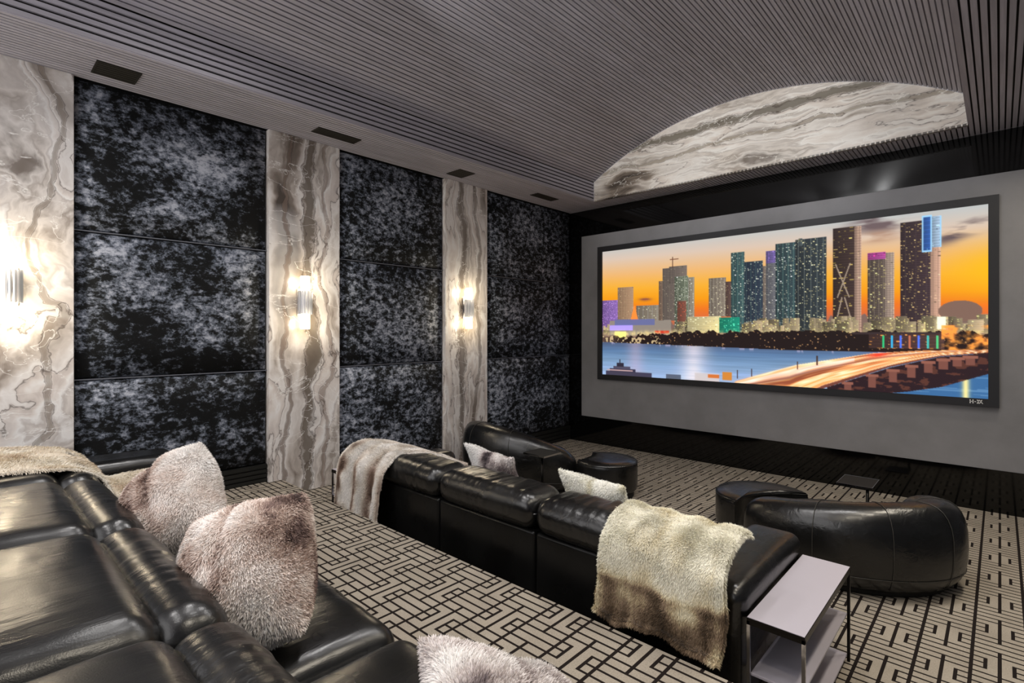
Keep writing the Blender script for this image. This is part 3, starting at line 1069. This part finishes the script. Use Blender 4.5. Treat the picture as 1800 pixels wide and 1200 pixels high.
# ------------------------------------------------------------------ front sofa on the lower floor
FX = [-3.65, -2.79, -1.93, -1.07]
fs = empty('sectional_sofa', (-2.36, 2.7, 0), 'black leather sofa below the platform edge with its back to the camera', 'sofa')
under(box('base', (FX[0] - 0.28, FX[-1] + 0.27, 2.27, 3.08, 0.05, 0.26), M_leather_t, None, 0.015), fs)
under(box('plinth', (FX[0] - 0.22, FX[-1] + 0.22, 2.32, 3.02, 0, 0.05), M_black), fs)
for i in range(3):
    a, b_ = FX[i], FX[i + 1]
    cushion('back_panel', a + 0.004, b_ - 0.004, 2.25, 2.40, 0.06, 0.535, 0.02, fs, M_leather_t, bulge=(0, 0.006, 0), n=(8, 3, 6))
    cushion('head_cushion', a + 0.001, b_ - 0.001, 2.215, 2.55, 0.535, 0.735, 0.085, fs, bulge=(0, 0.008, 0.012), wr=0.026, seed=i * 4.4 + 2, wdir='x', n=(60, 12, 5), pinch=0.012)
    cushion('back_cushion', a + 0.002, b_ - 0.002, 2.40, 2.66, 0.40, 0.66, 0.07, fs, bulge=(0, 0.015, 0), n=(12, 6, 6))
    cushion('seat_cushion', a + 0.002, b_ - 0.002, 2.5, 3.14, 0.25, 0.43, 0.065, fs, bulge=(0, 0.01, 0.022), wr=0.01, seed=i * 1.9 + 7, n=(16, 14, 5))
cushion('armrest', FX[0] - 0.29, FX[0] - 0.002, 2.26, 3.17, 0.06, 0.575, 0.06, fs, bulge=(0, 0, 0.015), wr=0.008, wdir='y', seed=8)
cushion('armrest', FX[-1] + 0.002, FX[-1] + 0.285, 2.26, 3.17, 0.06, 0.575, 0.06, fs, bulge=(0, 0, 0.015), wr=0.008, wdir='y', seed=11, n=(8, 22, 6))

# ------------------------------------------------------------------ console tables at the ends of the front sofa
def console(x0, x1, y0, y1, h, label):
    t = empty('console_table', ((x0 + x1) / 2, (y0 + y1) / 2, 0), label, 'side table', 'console tables at the front sofa')
    tt = under(box('table_top', (x0, x1, y0, y1, h - 0.016, h - 0.002), M_steel, None, 0.001), t)
    under(box('top_panel', (x0 + 0.002, x1 - 0.002, y0 + 0.002, y1 - 0.002, h - 0.003, h), M_top), tt)
    under(box('shelf', (x0 + 0.012, x1 - 0.012, y0 + 0.012, y1 - 0.012, 0.235, 0.247), M_top, None, 0.002), t)
    under(box('shelf', (x0 + 0.012, x1 - 0.012, y0 + 0.012, y1 - 0.012, 0.03, 0.042), M_top, None, 0.002), t)
    w_ = 0.013
    for xa in (x0, x1 - w_):
        for ya in (y0, y1 - w_):
            under(box('leg', (xa, xa + w_, ya, ya + w_, 0, h - 0.014), M_chrome if ya == y0 else M_steel, None, 0.001), t)
    v, f = boxes([(x0, x1, y0, y0 + w_, h - 0.03, h - 0.014), (x0, x1, y1 - w_, y1, h - 0.03, h - 0.014),
                  (x0, x0 + w_, y0 + w_, y1 - w_, h - 0.03, h - 0.014), (x1 - w_, x1, y0 + w_, y1 - w_, h - 0.03, h - 0.014)])
    under(mesh_obj('top_rail', v, f, M_steel), t)


console(-0.775, -0.555, 2.265, 3.11, 0.48, 'long narrow console table beside the near end of the front sofa')
console(-4.30, -4.04, 2.265, 3.11, 0.47, 'dark console table half hidden behind the striped fur throw')

# ------------------------------------------------------------------ curved lounge chairs
def lounge(cx, cy, a_ax, b_ax, rot, th0, th1, hfun, label, seams):
    t = empty('lounge_chair', (cx, cy, 0), label, 'armchair', 'curved lounge chairs')
    cr, sr = math.cos(rot), math.sin(rot)

    def wpt(u, v_):
        return u * cr - v_ * sr, u * sr + v_ * cr
    na, ns = 72, 26
    W_ = 0.33

    def ring_at(s, grow=0.0):
        th = th0 + (th1 - th0) * s
        endt = min(s, 1 - s) / 0.10
        k = math.sqrt(max(0.0, 1 - (1 - min(endt, 1)) ** 2))
        hh = hfun(s)
        zc, hz_ = 0.025 + hh / 2, hh / 2
        pts = []
        for j in range(ns):
            p_ = 2 * PI * j / ns
            c_, s__ = math.cos(p_), math.sin(p_)
            e = 2 / 2.7
            lx_ = (W_ / 2 + grow) * math.copysign(abs(c_) ** e, c_) * max(k, 0.03)
            lz_ = (hz_ + grow) * math.copysign(abs(s__) ** e, s__)
            lz_ = lz_ * max(k, 0.03) ** 0.7 if lz_ > 0 else lz_ * max(k, 0.03) ** 0.4
            # outer wall leans out at mid height like a pumpkin
            ra, rb_ = a_ax - W_ / 2 + lx_, b_ax - W_ / 2 + lx_
            u_, v_ = wpt(ra * math.cos(th), rb_ * math.sin(th))
            pts.append((u_ + 0, v_ + 0, zc + lz_))
        return pts
    V, F = [], []
    for i in range(na + 1):
        V += ring_at(i / na)
    for i in range(na):
        for j in range(ns):
            j2 = (j + 1) % ns
            F.append((i * ns + j, (i + 1) * ns + j, (i + 1) * ns + j2, i * ns + j2))
    F.append(tuple(range(ns)))
    F.append(tuple(range(na * ns + ns - 1, na * ns - 1, -1)))
    br = mesh_obj('backrest', V, F, M_leather, t, True)
    # piping seams
    for s in seams:
        P = ring_at(s, 0.003)
        tube('seam', P[-4:] + P[:ns // 2 + 2], 0.0022, M_seam, br)
    P = []
    for i in range(4, na - 3):
        r_ = ring_at(i / na, 0.003)
        P.append(r_[ns - 3] if False else r_[ns - 2])
    tube('seam', P, 0.0022, M_seam, br)
    # seat cushion
    V, F = disc(a_ax - W_ * 0.75, b_ax - W_ * 0.75, 0.14, 0.38, 0.06)
    V = [(*wpt(x, y), z) for x, y, z in V]
    mesh_obj('seat_cushion', V, F, M_leather, t, True)
    V, F = disc(a_ax - 0.10, b_ax - 0.10, 0.0, 0.15, 0.02)
    V = [(*wpt(x, y), z) for x, y, z in V]
    mesh_obj('plinth', V, F, M_black, t, True)
    return t


def disc(a, b_, z0, z1, r, n=56):
    """rounded-edge elliptical drum"""
    prof = [(0, z0)]
    prof += [(1 - r * (1 - math.sin(k * PI / 10)) / a, z0 + r * (1 - math.cos(k * PI / 10))) for k in range(6)]
    prof += [(1 - r * (1 - math.cos(k * PI / 10)) / a, z1 - r * (1 - math.sin(k * PI / 10))) for k in range(6)]
    prof += [(0.5, z1 + 0.012), (0, z1 + 0.016)]
    V, F = [], []
    for i in range(n):
        th = 2 * PI * i / n
        for s, z in prof:
            V.append((a * s * math.cos(th), b_ * s * math.sin(th), z))
    m_ = len(prof)
    for i in range(n):
        i2 = (i + 1) % n
        for j in range(m_ - 1):
            F.append((i * m_ + j, i2 * m_ + j, i2 * m_ + j + 1, i * m_ + j + 1))
    V, F = weld(V, F)
    return [tuple(p) for p in V], F


def tube(name, P, r, mat, parent, n=6, closed=False):
    P = [Vector(p) for p in P]
    V, F = [], []
    for i, p in enumerate(P):
        d = (P[min(i + 1, len(P) - 1)] - P[max(i - 1, 0)]).normalized()
        up = Vector((0, 0, 1)) if abs(d.z) < 0.9 else Vector((1, 0, 0))
        s = d.cross(up).normalized()
        u_ = s.cross(d)
        for k in range(n):
            a = 2 * PI * k / n
            V.append(p + r * (math.cos(a) * s + math.sin(a) * u_))
    for i in range(len(P) - 1):
        for k in range(n):
            k2 = (k + 1) % n
            F.append((i * n + k, i * n + k2, (i + 1) * n + k2, (i + 1) * n + k))
    F.append(tuple(range(n))[::-1])
    F.append(tuple(range((len(P) - 1) * n, len(P) * n)))
    return mesh_obj(name, V, F, mat, parent, True)


M_seam = plain('leather_piping', (58, 56, 52), 0.4)


def crescent(cx, cy, r, bite, z0, z1, label):
    """round ottoman with a concave side that fits the chair (bite = centre, axes, rotation)"""
    t = empty('ottoman', (cx, cy, 0), label, 'ottoman', 'ottomans docked to the lounge chairs')
    bx, by, ba, bb_, br = bite
    n = 96
    out = []
    for i in range(n):
        th = 2 * PI * i / n
        x, y = cx + r * math.cos(th), cy + r * math.sin(th)
        dx, dy = x - bx, y - by
        u_ = dx * math.cos(br) + dy * math.sin(br)
        v_ = -dx * math.sin(br) + dy * math.cos(br)
        k = math.hypot(u_ / ba, v_ / bb_)
        if k < 1.0:
            u_, v_ = u_ / max(k, 1e-3), v_ / max(k, 1e-3)
            x = bx + u_ * math.cos(br) - v_ * math.sin(br)
            y = by + u_ * math.sin(br) + v_ * math.cos(br)
        out.append((x, y))
    mx = sum(p[0] for p in out) / n; my = sum(p[1] for p in out) / n
    prof = [(0.0, z0), (0.93, z0), (0.985, z0 + 0.02), (1.0, z0 + 0.06), (1.0, z1 - 0.05), (0.985, z1 - 0.018), (0.95, z1 - 0.003), (0.6, z1 + 0.006), (0, z1 + 0.01)]
    V, F = [], []
    m_ = len(prof)
    for x, y in out:
        for s, z in prof:
            V.append((mx + (x - mx) * s - cx, my + (y - my) * s - cy, z))
    for i in range(n):
        i2 = (i + 1) % n
        for j in range(m_ - 1):
            F.append((i * m_ + j, i2 * m_ + j, i2 * m_ + j + 1, i * m_ + j + 1))
    V, F = weld(V, F)
    cu = mesh_obj('cushion', V, F, M_leather, t, True)
    P = [(mx + (x - mx) * 0.992 - cx, my + (y - my) * 0.992 - cy, z1 - 0.02) for x, y in out]
    tube('piping', P + P[:1], 0.004, M_leather_t, cu)
    V, F = [], []
    for x, y in out:
        V += [(mx + (x - mx) * 0.88 - cx, my + (y - my) * 0.88 - cy, 0), (mx + (x - mx) * 0.88 - cx, my + (y - my) * 0.88 - cy, z0 + 0.01)]
    for i in range(n):
        i2 = (i + 1) % n
        F.append((2 * i, 2 * i2, 2 * i2 + 1, 2 * i + 1))
    mesh_obj('plinth', V, F, M_black, t)


def hR(s):
    # s from the camera-side end round the back to the far end
    return 0.44 + 0.16 * math.sin(min(1, max(0, (s + 0.12) / 0.85)) * PI) ** 0.6


D2R = PI / 180
lounge(-0.83, 4.37, 0.70, 0.56, 20 * D2R, -175 * D2R, 38 * D2R, lambda s: 0.44 + 0.11 * math.sin(PI * min(1, max(0, s * 0.95 - 0.05))) ** 1.0, 'black leather curved lounge chair seen from behind beside the console table', (0.30, 0.47, 0.63, 0.8))
lounge(-3.92, 4.40, 0.74, 0.58, 20 * D2R, 110 * D2R, 350 * D2R, lambda s: 0.33 + 0.33 * math.sin(PI * s) ** 0.9, 'black leather curved lounge chair in the far corner by the marble pilaster', (0.3, 0.5, 0.68))
crescent(-1.44, 4.60, 0.37, (-0.83, 4.37, 0.72, 0.58, 20 * D2R), 0.06, 0.34, 'rounded black leather ottoman beside the lounge chair on the right')
crescent(-3.0, 4.64, 0.32, (-3.92, 4.40, 0.76, 0.60, 20 * D2R), 0.06, 0.36, 'round black leather ottoman beside the lounge chair in the far corner')

# ------------------------------------------------------------------ small drinks tables
def drinks(cx, cy, sx, sy, h, px, py, label):
    t = empty('drinks_table', (cx, cy, 0), label, 'side table', 'small drinks tables')
    under(box('table_top', (cx - sx, cx + sx, cy - sy, cy + sy, h - 0.012, h), M_black, None, 0.002), t)
    e = 0.005
    v, f = boxes([(cx - sx - e, cx + sx + e, cy - sy - e, cy - sy, h - 0.014, h + 0.002), (cx - sx - e, cx + sx + e, cy + sy, cy + sy + e, h - 0.014, h + 0.002),
                  (cx - sx - e, cx - sx, cy - sy, cy + sy, h - 0.014, h + 0.002), (cx + sx, cx + sx + e, cy - sy, cy + sy, h - 0.014, h + 0.002)])
    under(mesh_obj('edge_trim', v, f, M_chrome), t)
    v, f = cyl(0.012, 0.012, 0.012, h - 0.012, 14, px, py)
    under(mesh_obj('pole', v, f, M_steel, None, True), t)
    under(box('foot', (cx - sx * 0.9, cx + sx * 0.9, cy - sy * 0.9, cy + sy * 0.9, 0, 0.012), M_steel, None, 0.002), t)


drinks(-0.90, 5.36, 0.125, 0.17, 0.38, -0.81, 5.22, 'small black drinks table with chrome edge near the dark base of the screen wall')
drinks(-3.10, 3.72, 0.12, 0.12, 0.56, -3.10, 3.72, 'small black drinks table on a thin pole before the far lounge chair')

# ------------------------------------------------------------------ fur: coloured shells with short blades
def fur_blades(name, V, F, colf, count, length, comb, root, seed=0, width=0.0016, off=None):
    r = np.random.default_rng(seed)
    V = np.asarray(V, float)
    tri = []
    for q_ in F:
        tri.append((q_[0], q_[1], q_[2]))
        if len(q_) == 4: tri.append((q_[0], q_[2], q_[3]))
    tri = np.array(tri)
    a, b_, c_ = V[tri[:, 0]], V[tri[:, 1]], V[tri[:, 2]]
    nn_ = np.cross(b_ - a, c_ - a)
    ar = np.linalg.norm(nn_, axis=1)
    pick = r.choice(len(tri), count, p=ar / ar.sum())
    s1 = np.sqrt(r.random(count)); s2 = r.random(count)
    P = (1 - s1)[:, None] * a[pick] + (s1 * (1 - s2))[:, None] * b_[pick] + (s1 * s2)[:, None] * c_[pick]
    Nn = nn_[pick] / np.maximum(ar[pick], 1e-12)[:, None]
    cm = np.asarray(comb, float)
    sw = np.stack([fbm(P * 9 + 3, 2), fbm(P * 9 + 31, 2), fbm(P * 9 + 71, 2)], 1) - 0.5
    D = Nn * 0.75 + cm * 0.55 + sw * 1.6 + r.normal(0, 0.16, (count, 3))
    D -= Nn * np.minimum(0, (D * Nn).sum(1) - 0.15)[:, None]
    D /= np.linalg.norm(D, axis=1, keepdims=True)
    L = length * (0.6 + 0.8 * r.random(count))[:, None]
    Sd = np.cross(D, Nn + r.normal(0, 0.2, (count, 3)))
    Sd /= np.maximum(np.linalg.norm(Sd, axis=1, keepdims=True), 1e-9)
    wv_ = width * (0.7 + 0.6 * r.random(count))[:, None]
    D2 = D + cm * 0.35 + np.array((0, 0, -0.25))
    D2 /= np.linalg.norm(D2, axis=1, keepdims=True)
    p0, p1 = P - Sd * wv_ - D * 0.002, P + Sd * wv_ - D * 0.002
    m0, m1 = P + D * L * 0.55 - Sd * wv_ * 0.7, P + D * L * 0.55 + Sd * wv_ * 0.7
    tp = P + D * L * 0.55 + D2 * L * 0.45
    co_ = np.stack([p0, p1, m1, m0, tp], 1).reshape(-1, 3)
    k = np.arange(count) * 5
    t_ = np.concatenate([np.stack([k, k + 1, k + 2], 1), np.stack([k, k + 2, k + 3], 1), np.stack([k + 3, k + 2, k + 4], 1)])
    col = colf(P, r)
    col = col * (0.86 + 0.28 * r.random(count))[:, None]
    cc = np.repeat(col, 5, 0)
    o = big_mesh(name, co_, t_, np.clip(cc, 0, 1), M_fur)
    o['kind'] = 'stuff'
    under(o, root)
    return o


def palette(t, stops):
    xs = [s[0] for s in stops]
    cs = np.array([lin(s[1]) for s in stops])
    return np.stack([np.interp(t, xs, cs[:, k]) for k in range(3)], 1)


PINK = [(0.0, (70, 58, 60)), (0.22, (128, 106, 100)), (0.34, (190, 166, 154)), (0.46, (228, 211, 201)), (0.62, (245, 236, 230)), (1.0, (250, 246, 243))]
CREAM = [(0.0, (70, 60, 42)), (0.32, (130, 114, 84)), (0.45, (196, 184, 150)), (0.58, (228, 222, 198)), (0.8, (244, 242, 230)), (1.0, (248, 246, 238))]
GREYW = [(0.0, (74, 66, 70)), (0.30, (134, 122, 124)), (0.42, (190, 178, 176)), (0.55, (222, 214, 212)), (0.78, (240, 236, 234)), (1.0, (246, 244, 242))]


def pillow(name, cen, nrm, upv, size, thick, stops, seed, label, chop=0.06, count=15000, group=None, dark=0.0, edgew=0.0, crease=0.4, pinch=0.10, roll=0.0, rnd=0.0):
    n_ = Vector(nrm).normalized()
    up = Vector(upv)
    up = (up - up.dot(n_) * n_).normalized()
    rt = up.cross(n_).normalized()
    if roll:
        up, rt = up * math.cos(roll) + rt * math.sin(roll), rt * math.cos(roll) - up * math.sin(roll)
    root = empty(name, cen, label, 'cushion', group)
    G = 28
    V, F = [], []
    for side in (1, -1):
        base = len(V)
        for i in range(G + 1):
            for j in range(G + 1):
                a = -1 + 2 * i / G; b2 = -1 + 2 * j / G
                a_, b_ = math.sin(a * PI / 2) * 0.35 + a * 0.65, math.sin(b2 * PI / 2) * 0.35 + b2 * 0.65
                th = (max(0, 1 - abs(a_) ** 2.4) * max(0, 1 - abs(b_) ** 2.4)) ** 0.55
                pin = 1 - pinch * (1 - a_ * a_) * (b_ * b_) ; pin2 = 1 - pinch * (1 - b_ * b_) * (a_ * a_)
                x = a_ * size / 2 * pin2 * math.sqrt(1 - rnd * b_ * b_)
                y = b_ * size / 2 * pin * math.sqrt(1 - rnd * a_ * a_)
                # karate chop in the top edge, creasing the face below it
                cc = math.exp(-(a_ / 0.30) ** 2) * max(0, (b_ + 0.35) / 1.35) ** 1.6
                y -= chop * size * cc * 1.9
                z = side * thick / 2 * th * (1 - crease * math.exp(-(a_ / 0.10) ** 2) * max(0, (b_ + 0.8) / 1.8))
                V.append(tuple(rt * x + up * y + n_ * z))
        for i in range(G):
            for j in range(G):
                q_ = (base + i * (G + 1) + j, base + (i + 1) * (G + 1) + j, base + (i + 1) * (G + 1) + j + 1, base + i * (G + 1) + j + 1)
                F.append(q_ if side > 0 else q_[::-1])
    V, F = weld(V, F)
    cenv = np.array(cen)
    V = V + (np.stack([fbm(V * 7 + seed, 2), fbm(V * 7 + seed + 9, 2), fbm(V * 7 + seed + 21, 2)], 1) - 0.5) * 0.035
    rtv, upn = np.array(rt), np.array(up)

    def colf(P, r):
        L_ = P - cenv if np.abs(P).max() > 0.8 else P
        ua, va = L_ @ rtv / (size / 2), L_ @ upn / (size / 2)
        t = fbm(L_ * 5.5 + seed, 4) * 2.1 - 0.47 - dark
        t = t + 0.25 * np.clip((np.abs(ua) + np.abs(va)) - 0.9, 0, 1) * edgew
        t = t - 0.30 * np.exp(-(ua / 0.10) ** 2) * np.clip((va + 0.7) / 1.5, 0, 1)  # shade of the centre crease painted into the fur colour
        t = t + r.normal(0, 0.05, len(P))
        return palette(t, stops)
    Vw = V + cenv
    cols = colf(Vw, np.random.default_rng(1))
    fq = np.array([q_ if len(q_) == 4 else (*q_, q_[-1]) for q_ in F if len(q_) >= 3])
    me = bpy.data.meshes.new('cover')
    me.from_pydata([tuple(p) for p in V], [], F)
    me.update()
    me.polygons.foreach_set('use_smooth', [True] * len(me.polygons))
    at = me.color_attributes.new('Col', 'FLOAT_COLOR', 'POINT')
    c4 = np.ones((len(V), 4), np.float32); c4[:, :3] = cols * 0.8
    at.data.foreach_set('color', c4.ravel())
    me.materials.append(M_fur)
    o = bpy.data.objects.new('cover', me)
    C.objects.link(o)
    o.parent = root
    fur_blades('fur', Vw, F, colf, count * 3, 0.0115, (0, 0, -0.5), o, int(seed * 10), off=cenv * 0)
    return root


RG = 'fur cushions on the rear sofa'
FG = 'fur cushions on the front sofa'
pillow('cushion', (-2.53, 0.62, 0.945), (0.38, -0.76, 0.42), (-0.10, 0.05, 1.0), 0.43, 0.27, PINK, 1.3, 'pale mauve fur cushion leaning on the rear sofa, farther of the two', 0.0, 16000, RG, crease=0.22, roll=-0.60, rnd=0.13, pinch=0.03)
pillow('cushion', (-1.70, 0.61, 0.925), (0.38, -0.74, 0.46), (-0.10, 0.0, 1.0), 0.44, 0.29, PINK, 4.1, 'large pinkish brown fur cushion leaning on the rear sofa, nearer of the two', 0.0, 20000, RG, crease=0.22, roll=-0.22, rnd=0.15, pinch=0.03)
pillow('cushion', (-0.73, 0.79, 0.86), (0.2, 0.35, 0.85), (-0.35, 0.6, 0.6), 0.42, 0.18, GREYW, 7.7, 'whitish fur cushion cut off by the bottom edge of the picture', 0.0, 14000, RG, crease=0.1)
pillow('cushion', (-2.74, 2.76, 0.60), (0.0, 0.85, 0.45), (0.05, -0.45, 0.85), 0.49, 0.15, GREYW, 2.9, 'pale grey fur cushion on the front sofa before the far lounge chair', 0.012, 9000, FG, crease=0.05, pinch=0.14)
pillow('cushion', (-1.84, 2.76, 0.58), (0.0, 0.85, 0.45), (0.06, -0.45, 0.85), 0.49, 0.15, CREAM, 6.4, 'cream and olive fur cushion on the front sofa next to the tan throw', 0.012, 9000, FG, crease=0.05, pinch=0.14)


def throw(name, path, x0, x1, label, colfun, fold, seed, count, length=0.022, comb=(0, 0, -0.8), xfun=None, ny=None):
    """a fur blanket draped over a path given in (y, z); fold displaces it outwards"""
    P = np.array(path, float)
    d = np.concatenate([[0], np.cumsum(np.linalg.norm(np.diff(P, axis=0), axis=1))])
    m_ = 60
    s = np.linspace(0, d[-1], m_)
    py, pz = np.interp(s, d, P[:, 0]), np.interp(s, d, P[:, 1])
    for _ in range(2):
        py[1:-1] = (py[:-2] + 2 * py[1:-1] + py[2:]) / 4
        pz[1:-1] = (pz[:-2] + 2 * pz[1:-1] + pz[2:]) / 4
    ty, tz = np.gradient(py), np.gradient(pz)
    ln = np.hypot(ty, tz)
    ny_, nz_ = -tz / ln, ty / ln          # outward side
    if nz_[m_ // 3] < 0: ny_, nz_ = -ny_, -nz_
    g = 44
    xs = np.linspace(0, 1, g)
    XX, SS_ = np.meshgrid(xs, np.arange(m_), indexing='ij')
    sn = SS_ / (m_ - 1)
    x = x0 + (x1 - x0) * XX
    if xfun is not None: x = x + xfun(XX, sn)
    off = fold(XX, sn)
    pts0 = np.stack([x.ravel(), (py[SS_] + ny_[SS_] * off).ravel(), (pz[SS_] + nz_[SS_] * off).ravel()], 1)
    nz0 = (np.stack([fbm(pts0 * 6 + seed, 2), fbm(pts0 * 6 + seed + 5, 2), fbm(pts0 * 6 + seed + 11, 2)], 1) - 0.5)
    pts0 = pts0 + nz0 * np.array((0.05, 0.02, 0.02))
    thk = 0.014
    innr = pts0 - np.stack([np.zeros(pts0.shape[0]), (ny_[SS_]).ravel(), (nz_[SS_]).ravel()], 1) * thk
    V = np.concatenate([pts0, innr])
    nb_ = len(pts0)
    idx_ = np.arange(nb_).reshape(g, m_)
    F = []
    for i in range(g - 1):
        for j in range(m_ - 1):
            q_ = (idx_[i, j], idx_[i + 1, j], idx_[i + 1, j + 1], idx_[i, j + 1])
            F.append(q_)
    # make the outer face normals point outwards
    a, b_, c_ = pts0[F[100][0]], pts0[F[100][1]], pts0[F[100][2]]
    j100 = 100 % (m_ - 1)
    flip = np.dot(np.cross(b_ - a, c_ - a), (0, ny_[j100], nz_[j100])) < 0
    if flip: F = [q_[::-1] for q_ in F]
    outer = list(F)
    full = list(F) + [tuple(k + nb_ for k in q_[::-1]) for q_ in F]
    ring = [idx_[i, 0] for i in range(g)] + [idx_[g - 1, j] for j in range(1, m_)] + [idx_[i, m_ - 1] for i in range(g - 2, -1, -1)] + [idx_[0, j] for j in range(m_ - 2, 0, -1)]
    rimf = []
    for i in range(len(ring)):
        a, b2 = ring[i], ring[(i + 1) % len(ring)]
        rimf.append((a, a + nb_, b2 + nb_, b2) if not flip else (b2, b2 + nb_, a + nb_, a))
    full += rimf
    cen = ((x0 + x1) / 2, float(py.mean()), float(pz.min()))
    root = empty(name, cen, label, 'blanket')
    XXr, snr = XX.ravel(), sn.ravel()

    def colv(P_, r):
        # look up (across, along) of the nearest sheet point
        u_ = np.clip((P_[:, 0] - x0) / (x1 - x0), 0, 1)
        dd = (P_[:, 1][:, None] - py[None, :]) ** 2 + (P_[:, 2][:, None] - pz[None, :]) ** 2
        sv = dd.argmin(1) / (m_ - 1)
        return colfun(P_, u_, sv, r)
    cols = colv(V, np.random.default_rng(2))
    o = big_mesh('cloth', V, np.array(full), cols * 0.85, M_fur, None, True)
    under(o, root)
    fur_blades('fur', V, outer + rimf, colv, int(count * 2.2), length * 0.62, comb, o, seed)
    return root


def col_tan(P, u, s, r):
    n1 = fbm(P * 6 + 4, 3)
    n2_ = fbm(np.stack([P[:, 0] * 22, P[:, 1] * 3, P[:, 2] * 2.5], 1), 3)
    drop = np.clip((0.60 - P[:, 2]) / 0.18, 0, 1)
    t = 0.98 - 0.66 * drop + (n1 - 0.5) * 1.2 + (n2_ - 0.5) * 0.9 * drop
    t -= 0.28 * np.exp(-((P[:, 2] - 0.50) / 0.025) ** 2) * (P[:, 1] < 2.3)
    t += 0.30 * np.exp(-((u - 0.97) / 0.03) ** 2) + 0.25 * np.exp(-((u - 0.02) / 0.03) ** 2)
    t = t + r.normal(0, 0.05, len(P))
    return palette(t, [(0.0, (66, 54, 42)), (0.2, (112, 94, 76)), (0.38, (158, 136, 114)), (0.55, (204, 186, 152)), (0.72, (236, 226, 196)), (1.0, (246, 242, 226))])


def col_stripe(P, u, s, r):
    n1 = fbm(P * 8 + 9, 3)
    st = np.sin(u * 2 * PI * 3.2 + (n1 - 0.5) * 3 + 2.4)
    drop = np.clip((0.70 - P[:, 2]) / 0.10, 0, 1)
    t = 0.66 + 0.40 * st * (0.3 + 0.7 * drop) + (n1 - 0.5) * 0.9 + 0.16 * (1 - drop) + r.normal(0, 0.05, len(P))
    return palette(t, [(0.0, (84, 66, 56)), (0.25, (132, 108, 94)), (0.42, (178, 156, 142)), (0.58, (216, 204, 192)), (0.8, (240, 234, 226)), (1.0, (246, 242, 238))])


def col_pale(P, u, s, r):
    n1 = fbm(P * 6 + 2, 3)
    t = 0.76 + (n1 - 0.5) * 0.6 + r.normal(0, 0.04, len(P)) - 0.12 * np.exp(-((u - 0.5) / 0.1) ** 2)
    return palette(t, [(0.0, (120, 100, 84)), (0.3, (176, 154, 132)), (0.5, (212, 194, 172)), (0.7, (236, 226, 208)), (1.0, (246, 240, 228))])


def fold_tan(u, s):
    return 0.034 + 0.012 * np.sin(u * 9 + 1 + s * 2) * np.clip((s - 0.3) * 2, 0, 1) + 0.008 * np.sin(u * 23)


def fold_str(u, s):
    return 0.030 + 0.045 * np.abs(np.sin(u * PI * 2.4 + 0.5)) ** 1.5 * np.clip((s - 0.35) * 2.5, 0.1, 1)


throw('fur_throw', [(2.49, 0.715), (2.46, 0.73), (2.40, 0.742), (2.32, 0.735), (2.24, 0.705), (2.185, 0.64), (2.175, 0.50), (2.165, 0.34), (2.14, 0.312), (2.10, 0.312)],
      -1.435, -0.83, 'cream and tan fur throw over the sofa back next to the console table', col_tan, fold_tan, 31, 52000, 0.024)
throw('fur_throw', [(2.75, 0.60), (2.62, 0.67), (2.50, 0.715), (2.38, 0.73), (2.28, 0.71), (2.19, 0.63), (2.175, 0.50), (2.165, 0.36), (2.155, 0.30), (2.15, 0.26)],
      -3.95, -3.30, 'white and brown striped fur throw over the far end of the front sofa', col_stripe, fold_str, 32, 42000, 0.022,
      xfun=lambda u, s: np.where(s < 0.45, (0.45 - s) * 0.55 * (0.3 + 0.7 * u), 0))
throw('fur_throw', [(-0.46, 0.80), (-0.45, 0.95), (-0.36, 1.015), (-0.1, 1.025), (0.2, 1.02), (0.40, 0.995), (0.505, 0.93), (0.53, 0.84), (0.60, 0.765), (0.80, 0.775), (0.96, 0.765), (1.03, 0.70), (1.04, 0.60)],
      -3.98, -3.30, 'pale beige fur throw laid across the far end of the rear sofa', col_pale, lambda u, s: 0.012 + 0.010 * np.sin(u * 11 + 2), 33, 34000, 0.022, comb=(0.2, 0.5, -0.4))
